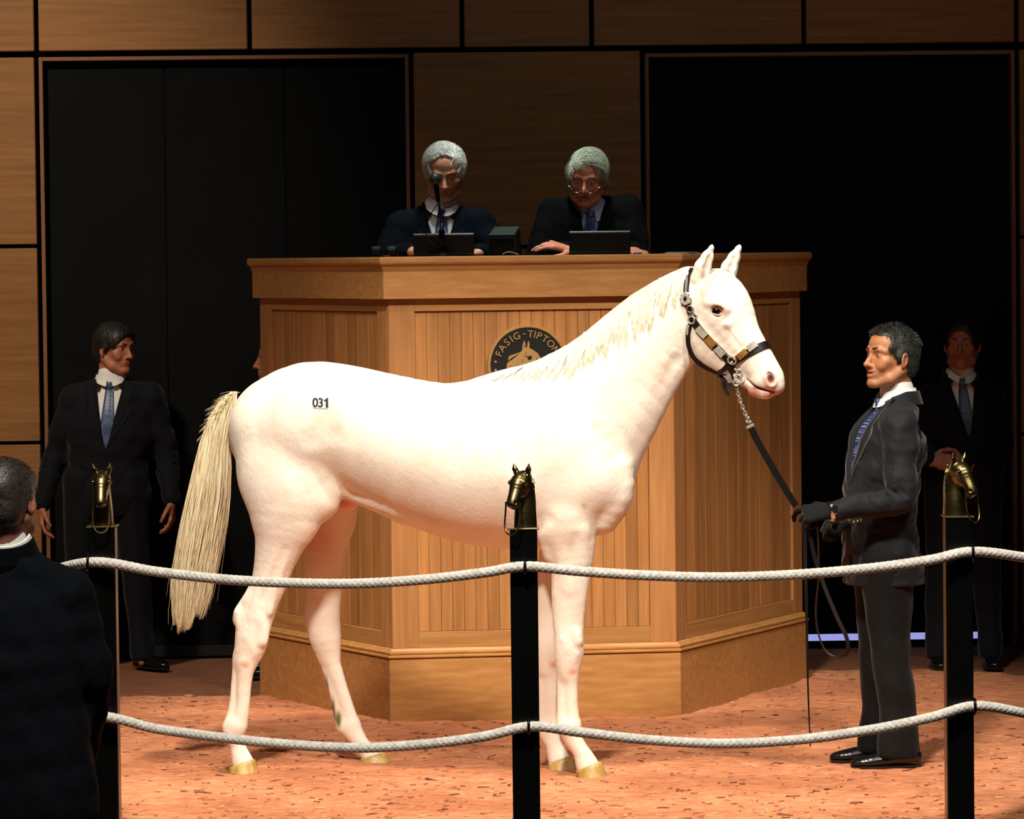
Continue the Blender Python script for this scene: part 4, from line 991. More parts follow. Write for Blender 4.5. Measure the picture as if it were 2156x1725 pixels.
def head_sdf(f, c, R, s=1.0, o={}):
    c = np.asarray(c, float); T_ = lambda x, y, z: c + R @ (np.array((x, y, z)) * s)
    E = lambda x, y, z, a, b, d_, k=.012, op='add', rr=None: f.ell(T_(x, y, z), (a * s, b * s, d_ * s), R if rr is None else R @ rr, k * s, op)
    Cn = lambda a, b, ra, rb, k=.006, op='add': f.cone(T_(*a), T_(*b), ra * s, rb * s, k * s, op)
    fw = o.get('wide', 1.0)
    E(0, .019, .029, .076, .093, .082); E(0, -.040, .040, .062, .045, .055, .02); E(0, -.030, -.030, .061 * fw, .056, .072, .02)
    E(0, .03, -.03, .064, .07, .06, .02)
    for q in (-1, 1):
        Cn((q * .056 * fw, .012, -.050), (q * .048 * fw, -.028, -.084), .019, .018, .02); Cn((q * .048 * fw, -.028, -.084), (q * .016, -.064, -.104), .018, .017, .018)
        E(q * .043 * fw, -.052, -.022, .022, .022, .020, .014)
        Cn((q * .052, -.058, .016), (q * .034, -.074, .021), .008, .009, .012); Cn((q * .034, -.074, .021), (q * .010, -.082, .017), .009, .008, .012)
        E(q * .031, -.094, .001, .017, .018, .0125, .010, 'sub')
        E(q * .031, -.0665, .000, .0155, .0150, .0125, .004)
        oz = o.get('eye', .0025); E(q * .031, -.083, -.001, .0125, .010, oz, .002, 'sub')
        Cn((q * .010, -.094, -.038), (q * .0135, -.090, -.041), .0075, .0072, .006)
        E(q * .0068, -.101, -.0485, .0035, .006, .004, .002, 'sub')
        if o.get('ears', True):
            re = rotz(q * .35) @ rotx(-.12)
            E(q * .080, .012, -.010, .0065, .019, .030, .005, rr=re); E(q * .079, .006, -.032, .005, .010, .012, .004, rr=re)
            E(q * .0865, .010, -.007, .0045, .0115, .0195, .003, 'sub', re); E(q * .0825, .002, -.012, .004, .005, .006, .003)
    Cn((0, -.082, .012), (0, -.097, -.022), .0070, .0082, .010); Cn((0, -.097, -.022), (0, -.1055, -.0365), .0082, .0105, .006)
    E(0, -.066, -.066, .031, .025, .030, .014); E(0, -.073, -.103, .021, .018, .017, .012)
    sm = o.get('smile', 0.0); op_ = o.get('open', 0.0); my = -.0655
    for q in (-1, 1):
        Cn((0, -.0885, my + .0045), (q * .013, -.0855, my + .0045), .0050, .0048, .003); Cn((q * .013, -.0855, my + .0045), (q * (.025 + .006 * sm), -.0725, my + .001 + .007 * sm), .0048, .0028, .003)
        Cn((0, -.0865, my - .006 - op_), (q * .012, -.084, my - .0055 - op_), .0062, .0055, .003); Cn((q * .012, -.084, my - .0055 - op_), (q * (.024 + .006 * sm), -.0725, my + .001 + .007 * sm - op_ * .3), .0055, .0026, .003)
        Cn((0, -.092, my - op_ / 2), (q * (.022 + .005 * sm), -.0785, my + .001 + .005 * sm - op_ / 3), .0012 + op_ * .45, .0009 + op_ * .15, .0015, 'sub')
        if sm: E(q * .040, -.062, -.040, .017, .015, .015, .012); Cn((q * .022, -.088, -.036), (q * .036, -.080, -.062), .003, .003, .006, 'sub')
    if o.get('neck', True): pass
def hair_sdf(f, c, R, s, o):
    c = np.asarray(c, float); T_ = lambda x, y, z: c + R @ (np.array((x, y, z)) * s)
    E = lambda x, y, z, a, b, d_, k=.01, op='add', rr=None: f.ell(T_(x, y, z), (a * s, b * s, d_ * s), R if rr is None else R @ rr, k * s, op)
    t = o.get('thick', .007)
    E(0, .021, .031, .076 + t, .094 + t, .082 + t * o.get('top', 1.2)); E(0, .045, -.025, .070 + t * .7, .068 + t, .065, .02); E(0, -.038, .042, .062 + t, .045 + t, .055 + t, .02)
    for q in (-1, 1): E(q * .07, .004, -.0, .012 + t * .5, .026, .035, .01)
    # carve face, ears, nape
    hl = o.get('line', .070)
    E(0, -.118, hl - .078, .068, .082, .078, .012, 'sub'); E(0, -.070, -.060, .092, .068, .075, .006, 'sub')
    for q in (-1, 1):
        E(q * .086, .008, -.028, .022, .021, .030, .004, 'sub'); E(q * .088, -.038, -.050, .05, .035, .058, .004, 'sub')
        if o.get('temple'): E(q * .052, -.090, .052, .026, .046, .032, .010, 'sub')
    E(0, .02, -.115, .10, .13, .052, .006, 'sub')
class Person:
    def __init__(s, name, label, org, yaw, S=1.0, group=None):
        s.t = thing(name, org, label, 'person', yaw, group); s.o = Vector(org); s.yaw = yaw; s.S = S
        s.M = Matrix.Translation(s.o) @ Matrix.Rotation(yaw, 4, 'Z'); s.Mi = s.M.inverted()
    def L(s, px, py, dy=0.0):
        """local point where the pixel ray meets the frontal plane dy metres behind the person's base"""
        return np.array(s.Mi @ P(px, py, s.o.y + dy))
def _Lx(s, px, py, x):
    """local point on the pixel ray whose local x is given"""
    o = s.Mi @ CAM; d = s.Mi.to_3x3() @ ray(px, py); return np.array(o + d * ((x - o.x) / d.x))
Person.Lx = _Lx
def clothed(p, J, skin='b98a6a', suit=None, trs=None, tie=None, shirt=None, hair=None, haircol='2a2620', headopt={}, headS=1.0, hy=0, hp=0, hr=0, res=.008, hres=.0034,
            fingers=None, glove=(False, False), hem=None, btn=None, vtop=None, legs=True, lap=.085, fat=1.0, back=False, vw=.062, seated=False, wr=.004, brow='1a1410', nodetail=False):
    """J: joints in local metres: spine list [(x,y,z, halfwidth, halfdepth)...] bottom->top, neck, head, shL.. etc (L = +x)"""
    S = p.S; J = dict(J); shz = (J['shL'][2] + J['shR'][2]) / 2; J['spine'] = [(x, y, min(z, shz + .040 * S - a * .86), a, b) for x, y, z, a, b in J['spine']]
    R = rotz(hy) @ rotx(hp) @ roty(hr); hc = np.asarray(J['head'], float); hs = headS
    nb = np.asarray(J['neck'], float)
    JK = [k for k in J if len(k) > 2 and k[:2] in ('sh', 'el', 'wr', 'hi', 'kn', 'an', 'ne', 'he')]
    if not legs: JK = [k for k in JK if k[:2] not in ('hi', 'kn', 'an')]
    lo = np.min([J[k][:3] for k in JK] + [q[:3] for q in J['spine']], 0) - .28; hi = np.max([J[k][:3] for k in JK] + [q[:3] for q in J['spine']], 0) + .28
    lo[2] = max(lo[2], J.get('zmin', -.01))
    fz = []; fx = []; fy = []; hb = .155 * hs
    fx.append((hc[0] - hb * .75, hc[0] + hb * .75, hres)); fy.append((hc[1] - hb * .95, hc[1] + hb * .95, hres)); fz.append((hc[2] - hb, hc[2] + hb * .95, hres))
    hv = []
    for q in ('L', 'R'):
        if J.get('hd' + q) is not None:
            w_ = np.asarray(J['wr' + q]); d_ = nrm(J['hd' + q]); c_ = w_ + d_ * .07 * S; hv.append(q)
            for a_, fl in enumerate((fx, fy, fz)): fl.append((c_[a_] - .11 * S, c_[a_] + .11 * S, .0034))
    f = Field(axis(lo[0], hi[0], .014, fx), axis(lo[1], hi[1], .014, fy), axis(lo[2], hi[2], .014, fz))
    n = np.array((0, 1., 0))
    chain3(f, [(x, y, z + (.12 * S if i_ == 0 else 0), a * .80, b * .78) for i_, (x, y, z, a, b) in enumerate(J['spine'])], n, .03)
    dn = np.array((0, 0, .012 * S)); chain3(f, [tuple(np.asarray(J['shL']) - dn) + (.038 * S, .04 * S), tuple(nb - (0, 0, .085 * S)) + (.045 * S, .045 * S), tuple(np.asarray(J['shR']) - dn) + (.038 * S, .04 * S)], n, .02)
    nk = hc + R @ np.array((0, .030, -.065)) * hs
    f.cone(nb - np.array((0, 0, .03)), nk, .062 * hs * fat, .055 * hs * fat, .012)
    head_sdf(f, hc, R, hs, headopt)
    for q, sd in (('L', -1), ('R', 1)):
        sh, el, wr_ = (np.asarray(J[k + q], float) for k in ('sh', 'el', 'wr'))
        f.cone(sh, el, .048 * S, .038 * S, .02); f.cone(el, wr_, .038 * S, .025 * S, .012)
        if q in hv: hand(f, wr_, J['hd' + q], J['pn' + q], J.get('ts' + q, sd), J.get('cu' + q, (.35, .4, .45, .5)), S * J.get('hs', 1.0), .86 if glove[q == 'R'] else 1.0, J.get('th' + q, .4))
        if legs:
            hp_, kn, an = (np.asarray(J[k + q], float) for k in ('hip', 'kn', 'an'))
            f.cone(hp_, kn, .075 * S, .052 * S, .03); f.cone(kn, an, .052 * S, .036 * S, .015); f.cone(an, an + np.array((0, -.08 * S, -.055 * S)), .030 * S, .018 * S, .015)
    V, Q = f.mesh(1); V, Q = biggest(V, Q); del f
    body = np_obj('body', V, Q, M_skin, p.t)
    T_ = np.tile(np.array(lin(skin)[:3]), (len(V), 1)); loc = (V - hc) @ R / hs
    def pt(c, rad, col, amt, soft=.6):
        nonlocal T_
        d = np.sqrt((((loc - np.array(c)) / np.array(rad)) ** 2).sum(1)); w_ = (np.clip((1 - d) / soft, 0, 1) * amt)[:, None]; T_ = T_ * (1 - w_) + np.array(lin(col)[:3]) * w_
    lipc = headopt.get('lip', 'a05a4a')
    pt((0, -.085, -.067), (.030, .02, .0135), lipc, .75); pt((0, -.080, -.066), (.020, .012, .004), '3a1512', .8)
    for q in (-1, 1):
        pt((q * .04, -.06, -.03), (.03, .03, .025), 'c07858', .25); pt((q * .082, .01, -.01), (.02, .03, .04), 'c0705a', .3); pt((q * .007, -.10, -.0485), (.006, .01, .005), '3a1a14', .8)
    if headopt.get('stubble'): pt((0, -.05, -.085), (.08, .07, .05), '7a5a48', headopt['stubble'])
    set_cols(body, np.concatenate([T_, np.ones((len(T_), 1))], 1))
    Rm = Matrix([list(r) for r in R]); hw = lambda x, y, z: Vector(hc + R @ (np.array((x, y, z)) * hs))
    if not back:
        for q in (-1, 1):
            MB().ball(hw(q * .031, -.0665, -.0005), .0132 * hs, 14, 10).build('eye', M_white, body, True)
            gx = headopt.get('gaze', 0.0); MB().ball(hw(q * .031 + gx * .003, -.0745, -.0015 + headopt.get('gz', 0) * .003), .0066 * hs, 12, 8).build('iris', M_iris, body, True)
            bz = headopt.get('browz', 0.0); mb = MB()
            pts = [hw(q * x, y, z + bz) for x, y, z in ((.013, -.0905, .0215), (.025, -.088, .0245), (.038, -.0805, .0255), (.051, -.0670, .0195))]
            mb.tube(cr([tuple(v_) for v_ in pts], 4), [.0032 * hs * x for x in (.8, .9, 1, 1.05, 1.1, 1.1, 1.1, 1.05, 1, .9, .8, .6, .4)], 6)
            mb.build('eyebrow', M_brow.setdefault(brow, plain('eyebrow_' + str(len(M_brow)), brow, .8)), p.t, True)
    # hair
    if hair is not None:
        b = .14 * hs; hf = Field(axis(hc[0] - b, hc[0] + b, .003), axis(hc[1] - b, hc[1] + b, .003), axis(hc[2] - b, hc[2] + b * 1.1, .003))
        hair_sdf(hf, hc, R, hs, hair); hf.noise_disp(hair.get('rough', .0008), 150, seed=3); hf.noise_disp(min(.0009, hair.get('rough', .0009) * 1.2), 60, seed=4)
        hv_, hq = hf.mesh(1)
        if len(hv_): hv_, hq = biggest(hv_, hq)
        hm = MATS.get('hair_' + haircol)
        if not hm:
            hm, nt, bs = nmat('hair_' + haircol); a = lin(haircol)
            lk(nt, ramp(nt, noise(nt, coords(nt, 'Object', (1, .25, 1)), 170, 4), [(0.35, tuple(x * .55 for x in a[:3])), (0.65, tuple(min(1, x * 1.35) for x in a[:3]))]), bs.inputs['Base Color'])
            bs.inputs['Roughness'].default_value = .5; bump(nt, bs, noise(nt, coords(nt, 'Object', (1, .2, 1)), 150, 4), .6, .004)
        ho = np_obj('hair', hv_, hq, hm, p.t)
        # real hair strands lying over the cap
        rs_ = np.random.RandomState(8); Vn = hv_; ctr0 = hc; ctr = hc + R @ np.array((0, .02, .02)) * hs; lq = (Vn - ctr0) @ R; okb = np.nonzero(~((lq[:, 1] < -.060 * hs) & (lq[:, 2] < .075 * hs)))[0]; k_ = okb[rs_.randint(0, len(okb), hair.get('n', 900))]; base = Vn[k_]
        dirn = base - ctr; dirn /= np.linalg.norm(dirn, axis=1)[:, None]; lc = dirn @ R
        fl = np.stack([lc[:, 0] * .25 + hair.get('part', 0), np.full(len(lc), hair.get('sweep', .8)), -np.abs(lc[:, 0]) * .9 - .25 + (lc[:, 2] > .6) * .2], 1)
        fl = fl + rs_.normal(0, hair.get('jit', .25), fl.shape); fl = fl @ R.T; fl -= dirn * (fl * dirn).sum(1)[:, None]; fl /= np.linalg.norm(fl, axis=1)[:, None] + 1e-6
        up_ = hair.get('stand', .12) * (lc[:, 2] > .35)[:, None] * (1 + hair.get('spike', 0) * (lc[:, 1] < .2)[:, None]); Lh = hair.get('len', .022) * hs
        pth = np.stack([base + fl * Lh * w_ * (1 - up_) + dirn * (Lh * w_ * up_ + .0006 - .0016 * w_ * w_ * (up_ < .2)) for w_ in np.linspace(0, 1, 5)], 1)
        strands(pth, rs_.uniform(.0005, .0011, len(base)), 'hair_strands', hm, ho)
    # shirt, collar, tie
    spx = J['spine']; top = spx[-1]; res2 = res
    def jacket_field(off, sleeves=True, r_=None):
        r_ = r_ or res; f = Field(axis(lo[0] + .1, hi[0] - .08, r_), axis(lo[1] + .1, hi[1] - .1, r_), axis(max(lo[2], (hem or spx[0][2]) - .05), nb[2] + .10, r_))
        chain3(f, [(x, y, z, a + off, b + off) for x, y, z, a, b in spx], n, .02)
        a_, b_ = np.asarray(J['shL'], float), np.asarray(J['shR'], float)
        mid = nb - np.array((0, 0, .046 * S)); r0 = .052 * S + off; mr = .053 * S + off
        chain3(f, [tuple(a_) + (r0, r0 * 1.2), tuple(a_ * .55 + mid * .45 + (0, 0, .008)) + (mr, mr * 1.3), tuple(mid) + (mr * 1.05, mr * 1.5), tuple(b_ * .55 + mid * .45 + (0, 0, .008)) + (mr, mr * 1.3), tuple(b_) + (r0, r0 * 1.2)], n, .045)
        return f
    if shirt is not None:
        f = jacket_field(-.016)
        f.cone(nb - np.array((0, 0, .03)), nb + (nk - nb) * .35, .068 * hs * fat, .063 * hs * fat, .012)
        X, Y, Z = f.grid((slice(None),) * 3); f.D[:] = np.maximum(f.D, ((hem if hem is not None else spx[0][2]) + .06 - Z) + 0 * X + 0 * Y)
        V, Q = f.mesh(1); V, Q = biggest(V, Q); so = np_obj('shirt', V, Q, shirt, p.t); del f
        bt = BVHTree.FromPolygons([Vector(v) for v in V], [tuple(q) for q in Q.tolist()])
        # collar: tilted band with two points
        ax = nrm(nk - nb); cb = MB(); bc = nb + (nk - nb) * .12; rr = .070 * hs * fat; nn_ = 40; VV = []
        xh = nrm(np.cross(np.array((0, 1., 0)), ax)); yh = np.cross(ax, xh)
        for k_ in range(nn_ + 1):
            a = -math.pi / 2 + .16 + (2 * math.pi - .32) * k_ / nn_; frt = max(0, -math.sin(a)) ** 3
            o_ = xh * math.cos(a) + yh * math.sin(a); hgt = .024 * hs
            for (rr_, h_) in ((rr + .003, -.012 - .030 * frt), (rr + .011 + .016 * frt, -.010 - .034 * frt), (rr + .003 - .002 + .010 * frt, hgt - .036 * frt * hs), (rr - .004 + .006 * frt, hgt - .036 * frt * hs)):
                VV.append(bc + o_ * rr_ + ax * h_)
        Fc = [(i * 4 + j, i * 4 + (j + 1) % 4, (i + 1) * 4 + (j + 1) % 4, (i + 1) * 4 + j) for i in range(nn_) for j in range(4)] + [(0, 1, 2, 3), (nn_ * 4 + 3, nn_ * 4 + 2, nn_ * 4 + 1, nn_ * 4)]
        cb.add(VV, Fc).build('collar', shirt, so, True, 50)
        if tie is not None:
            kz = nb[2] - .012 * hs; zb_ = (btn or spx[1][2]) - .03; VV = []; rows = 16; prev = None
            x0 = (bc + ax * 0)[0]
            for i in range(rows):
                t_ = i / (rows - 1); z = kz + (zb_ - kz) * t_; w_ = (.017 + .026 * min(1, t_ * 1.15)) * hs; cx_ = x0 + (J['spine'][1][0] - x0) * t_ * .8
                for u_ in (-1, -.5, 0, .5, 1):
                    h_, _, _, _ = bt.ray_cast(Vector((cx_ + u_ * w_, lo[1] - .3, z)), Vector((0, 1, 0)))
                    y_ = h_.y if h_ is not None else nb[1] - .09
                    VV.append((cx_ + u_ * w_, y_, z))
            A = np.array(VV).reshape(rows, 5, 3); A[:, :, 1] = np.minimum(A[:, :, 1], A[:, 2:3, 1] + .006); A[:, :, 1] = A[:, 2:3, 1].mean(1, keepdims=True) * .6 + A[:, :, 1] * .4
            A[:, :, 1] -= .010; A[:, (0, 4), 1] += .004; B = A.copy(); B[:, :, 1] += .012
            VV = np.concatenate([A.reshape(-1, 3), B.reshape(-1, 3)]); N5 = rows * 5; Fc = []
            for i in range(rows - 1):
                for j in range(4): Fc.append((i * 5 + j, (i + 1) * 5 + j, (i + 1) * 5 + j + 1, i * 5 + j + 1))
                for j in (0, 4): Fc.append((i * 5 + j, N5 + i * 5 + j, N5 + (i + 1) * 5 + j, (i + 1) * 5 + j))
            to = mesh_obj('tie', VV, Fc, tie, p.t, True)
            kc = Vector((x0, A[0, 2, 1] - .004, kz - .003 * hs)); Mk = Matrix.Rotation(0, 3, 'X')
            MB().lathe([(.011 * hs, -.020 * hs), (.015 * hs, -.012 * hs), (.0205 * hs, .010 * hs), (.018 * hs, .016 * hs), (.012 * hs, .019 * hs)], 14, Matrix.Translation(kc) @ Matrix.Scale(.85, 4) @ Matrix.Scale(.6, 4, (0, 1, 0))).build('knot', tie, to, True)
    # jacket
    if suit is not None:
        f = jacket_field(.004)
        for q in 'LR':
            sh, el, wr_ = (np.asarray(J[k + q], float) for k in ('sh', 'el', 'wr'))
            d_ = nrm(wr_ - el); cuff = wr_ - d_ * .018 * S
            chain3(f, [tuple(sh) + (.066 * S,) * 2, tuple(sh * .5 + el * .5) + (.066 * S,) * 2, tuple(el) + (.057 * S,) * 2, tuple(el * .45 + cuff * .55) + (.052 * S,) * 2, tuple(cuff) + (.043 * S,) * 2], np.array((0, 0, 1.) if abs(d_[2]) < .7 else (0, 1., 0)), .028)
            # folds round the elbow
            for i in range(7):
                e_ = el + (sh - el) * (.30 - i * .09) if i < 4 else el + (wr_ - el) * ((i - 3) * .13)
                ax_ = nrm((wr_ - sh)); sd_ = nrm(np.cross(nrm(el - sh), d_) + np.array((.01, .01, 0))); f.cone(e_ + sd_ * .05 * S - nrm(el - (sh + wr_) / 2) * .035 * S, e_ + sd_ * .052 * S + nrm(el - (sh + wr_) / 2) * .03 * S, .007 * S, .004 * S, .012)
                f.cone(e_ - sd_ * .05 * S - nrm(el - (sh + wr_) / 2) * .035 * S, e_ - sd_ * .052 * S + nrm(el - (sh + wr_) / 2) * .03 * S, .007 * S, .004 * S, .012)
        f.noise_disp(wr, 26, seed=5); f.noise_disp(wr * .4, 60, seed=6)
        X, Y, Z = f.grid((slice(None),) * 3); full = (slice(None),) * 3
        hz = hem if hem is not None else spx[0][2]
        f.D[:] = np.maximum(f.D, (hz - Z) + 0 * X + 0 * Y)
        # neck hole
        f.cone(nb - np.array((0, 0, .05)) , nb + (nk - nb) * 1.2, .073 * hs * fat, .080 * hs * fat, .004, 'sub')
        if not back:
            bz = btn if btn is not None else spx[1][2]; vt = nb[2] + .03
            cxx = nb[0] + (J['spine'][1][0] - nb[0]) * (nb[2] - Z) / (nb[2] - bz)
            wv = np.clip((Z - bz) / (vt - bz), 0, 1) ** .9 * vw * hs
            yc = nb[1] + (spx[1][1] - nb[1]) * (nb[2] - Z) / (nb[2] - bz)
            d = np.maximum(np.abs(X - cxx) - wv, np.maximum(Y - (yc - .005), bz - Z)) + 0 * Y
            f.comb(full, d.astype(np.float32), .003, 'sub')
        V, Q = f.mesh(1); V, Q = biggest(V, Q); jo = np_obj('jacket', V, Q, suit, p.t); del f
        jb = BVHTree.FromPolygons([Vector(v) for v in V], [tuple(q) for q in Q.tolist()])
        if not back:
            for q in (-1, 1):       # lapels
                rows = 22; VV = []; ztop = nb[2] - .002; zbt = bz + .004
                for i in range(rows):
                    t_ = i / (rows - 1); z = ztop + (zbt - ztop) * t_; cx_ = nb[0] + (spx[1][0] - nb[0]) * (nb[2] - z) / (nb[2] - bz)
                    wi = np.clip((z - bz) / (vt - bz), 0, 1) ** .9 * vw * hs + .001
                    wo = lap * hs * (.45 + 1.15 * t_ if t_ < .28 else (.50 if t_ < .33 else 1.0 - (t_ - .33) / .67 * .97))
                    if .27 < t_ < .335: wo = lap * hs * .52
                    for u_ in (0, .33, .66, 1):
                        x = cx_ + q * (wi + u_ * wo); h_, nr, _, _ = jb.ray_cast(Vector((x, lo[1] - .3, z)), Vector((0, 1, 0)))
                        if h_ is None: h_ = Vector((x, nb[1] - .06, z))
                        VV.append(np.array(h_))
                A = np.array(VV).reshape(rows, 4, 3)
                for _ in range(2): A[1:-1] = A[1:-1] * .5 + (A[:-2] + A[2:]) * .25
                A[:, :, 1] = np.minimum(A[:, :, 1], A[:, 1:2, 1] + .03); A[:, :, 1] -= .0045; B = A.copy(); B[:, :, 1] += .006; VV = np.concatenate([A.reshape(-1, 3), B.reshape(-1, 3)]); N5 = rows * 4; Fc = []
                for i in range(rows - 1):
                    for j in range(3): Fc.append((i * 4 + j, (i + 1) * 4 + j, (i + 1) * 4 + j + 1, i * 4 + j + 1))
                    for j in (0, 3): Fc.append((i * 4 + j, N5 + i * 4 + j, N5 + (i + 1) * 4 + j, (i + 1) * 4 + j))
                mesh_obj('lapel', VV, Fc, suit, jo, True)
        ax = nrm(nk - nb + np.array((0, .0, .02))); bc = nb + np.array((0, 0, .004)); xh = nrm(np.cross(np.array((0, 1., 0)), ax)); yh = np.cross(ax, xh); VV = []; nn_ = 36
        a0 = -.95 if not back else -1.3
        for k_ in range(nn_ + 1):
            a = a0 + (math.pi - 2 * a0) * k_ / nn_; fr = max(0, -math.sin(a)); o_ = xh * math.cos(a) * (1 - .12 * fr) + yh * math.sin(a); rr = .078 * hs * fat
            for (rr_, h_) in ((rr + .000, -.030), (rr + .018 + .014 * fr, -.032 - .016 * fr), (rr + .006, .020 - .030 * fr), (rr - .003, .020 - .030 * fr)): VV.append(bc + o_ * rr_ + ax * h_)
        Fc = [(i * 4 + j, i * 4 + (j + 1) % 4, (i + 1) * 4 + (j + 1) % 4, (i + 1) * 4 + j) for i in range(nn_) for j in range(4)] + [(0, 1, 2, 3), (nn_ * 4 + 3, nn_ * 4 + 2, nn_ * 4 + 1, nn_ * 4)]
        MB().add(VV, Fc).build('jacket_collar', suit, jo, True, 60)
    else: jo = None
    if any(glove):
        for q, sd in (('L', -1), ('R', 1)):
            if glove[q == 'R'] and q in hv:
                w_ = np.asarray(J['wr' + q]); c_ = w_ + nrm(J['hd' + q]) * .07 * S
                f = Field(*[axis(c_[a] - .15 * S, c_[a] + .15 * S, .0028) for a in range(3)])
                hand(f, w_, J['hd' + q], J['pn' + q], J.get('ts' + q, sd), J.get('cu' + q, (.35, .4, .45, .5)), S * J.get('hs', 1.0), 1.12, J.get('th' + q, .4), .003)
                f.noise_disp(.0006, 200); V, Q = f.mesh(1); V, Q = biggest(V, Q); np_obj('glove', V, Q, M_glove, p.t)
    if legs and trs is not None:
        f = Field(axis(lo[0] + .1, hi[0] - .08, .009), axis(lo[1] + .05, hi[1] - .05, .009), axis(max(lo[2], .0), spx[1][2] + .05, .009))
        for q in 'LR':
            hp_, kn, an = (np.asarray(J[k + q], float) for k in ('hip', 'kn', 'an'))
            chain3(f, [tuple(hp_) + (.100 * S, .118 * S), tuple(hp_ * .5 + kn * .5) + (.086 * S, .098 * S), tuple(kn) + (.072 * S, .080 * S), tuple(kn * .4 + an * .6) + (.064 * S, .078 * S), tuple(an + np.array((0, -.022, -.025 * S))) + (.058 * S, .088 * S)], n, .015)
            f.cone(an + np.array((-.03, -.05, .03)), an + np.array((.03, -.05, .045)), .014, .012, .02); f.cone(kn + np.array((-.03, .07, 0)), kn + np.array((.03, .06, .01)), .01, .01, .02)
        if not seated: chain3(f, [tuple((np.asarray(J['hipL']) + np.asarray(J['hipR'])) / 2) + (.15 * S, .11 * S), tuple(np.array(spx[1][:3]) + (0, 0, .02)) + (.14 * S, .10 * S)], n, .03)
        f.noise_disp(.003, 22, seed=9); X, Y, Z = f.grid((slice(None),) * 3)
        f.D[:] = np.maximum(f.D, (min(J['anL'][2], J['anR'][2]) - .045 * S - Z) + 0 * X + 0 * Y)
        V, Q = f.mesh(1); V, Q = biggest(V, Q); np_obj('trousers', V, Q, trs, p.t); del f
    if legs:
        for q in 'LR':
            an = np.asarray(J['an' + q], float); g_ = an[2] - .085 * S; ty = J.get('toe' + q, 0.0); Rt = rotz(ty)
            f = Field(axis(-.08, .08, .004), axis(-.25, .11, .0042), axis(-.004, .13, .004))
            chain3(f, [(0, .045, .032, .030, .034), (0, .0, .040, .034, .04), (0, -.08, .032, .042, .032), (0, -.145, .026, .041, .024), (0, -.185, .022, .028, .018)], np.array((0, 0, 1.)), .01)
            f.cone((0, .03, .05), (0, .02, .10), .036, .034, .015)
            for i in range(4): f.cone((-.012, -.045 - i * .016, .067 - i * .005), (.012, -.047 - i * .016, .067 - i * .005), .0025, .0025, .002)
            f.D[:] = np.maximum(f.D, (.012 - f.grid((slice(None),) * 3)[2]) + 0 * f.D)
            V, Q = f.mesh(1); V, Q = biggest(V, Q); V = (V * S) @ Rt.T + np.array((an[0], an[1], g_)); so = np_obj('shoe', V, Q, M_shoe, p.t)
            mb = MB(); pl_ = []
            for k_ in range(28):
                a = 2 * math.pi * k_ / 28; yy = -.07 + .142 * math.sin(a); ww = (.046 if yy < -.03 else .037) * abs(math.cos(a)) ** .6 * (1 if math.cos(a) > 0 else -1); pl_.append((ww, yy))
            V = [(x, y, z) for z in (0, .0125) for x, y in pl_]; V = [tuple(Rt @ (np.array(v) * S) + np.array((an[0], an[1], g_))) for v in V]
            Fc = [tuple(range(27, -1, -1)), tuple(range(28, 56))] + [(i, (i + 1) % 28, (i + 1) % 28 + 28, i + 28) for i in range(28)]
            mb.add(V, Fc).build('sole', M_shoe, so)
    return body, jo, R, hc, hw
# ---------------------------------------------------------------- the handler holding the lead
M_suitgrey = cloth('charcoal_wool_jacket', '141518', .75, .10)
M_trgrey = cloth('dark_grey_trousers', '0c0c0b', .8, .08)
M_navy = cloth('dark_navy_suit', '070a10', .85, .08)
M_navy2 = cloth('midnight_navy_suit', '04080f', .9, 0, 900, .05)
M_blacksuit = cloth('black_green_suit', '040505', .9, 0, 900, .05)
g0 = G(1872, 1612)
hp = Person('person', 'smiling man in charcoal blazer and black gloves holding the horse lead', (g0.x, g0.y, 0), math.radians(-70), .985)
L = hp.L
def mid(a, b): return (np.asarray(a) + np.asarray(b)) / 2
nk_ = L(1884, 838, 0); hd_ = L(1868, 757, 0)
# local y is front/back (front = -y), local x: +x = his left (towards the camera)
def atx(v, x): v = np.array(v); v[0] = x; return v
spine = [tuple(hp.Lx(1860, 1230, 0)) + (.185, .150), tuple(hp.Lx(1852, 1090, 0)) + (.170, .132), tuple(hp.Lx(1864, 960, 0)) + (.190, .134), tuple(hp.Lx(1884, 890, 0)) + (.160, .105)]
J = dict(hs=1.14, spine=spine, neck=tuple(hp.Lx(1889, 838, 0)), head=tuple(hp.Lx(1875, 752, 0)),
         shL=tuple(hp.Lx(1896, 895, .160)), elL=tuple(hp.Lx(1893, 1052, .225)), wrL=tuple(hp.Lx(1752, 1077, .170)),
         shR=tuple(hp.Lx(1880, 895, -.160)), elR=tuple(hp.Lx(1875, 1050, -.215)), wrR=tuple(hp.Lx(1786, 1102, -.01)),
         hdL=(-.25, -1, -.10), pnL=(-.75, .15, -.8), cuL=(.55, 1.15, 1.2, 1.2), thL=.9, hdR=(.05, -1, -.1), pnR=(.6, 0, -.8), cuR=(1.1, 1.15, 1.2, 1.2), thR=.9,
         hipL=tuple(hp.Lx(1868, 1180, .085)), hipR=tuple(hp.Lx(1856, 1180, -.085)), knL=tuple(hp.Lx(1874, 1370, .085)), knR=tuple(hp.Lx(1848, 1370, -.09)),
         anL=tuple(hp.Lx(1902, 1575, .10)), anR=tuple(hp.Lx(1858, 1560, -.10)), toeL=math.radians(-14), toeR=math.radians(-16))
for q in 'LR':
    a = list(J['an' + q]); a[2] = .088 * .985; J['an' + q] = tuple(a)
J0 = J
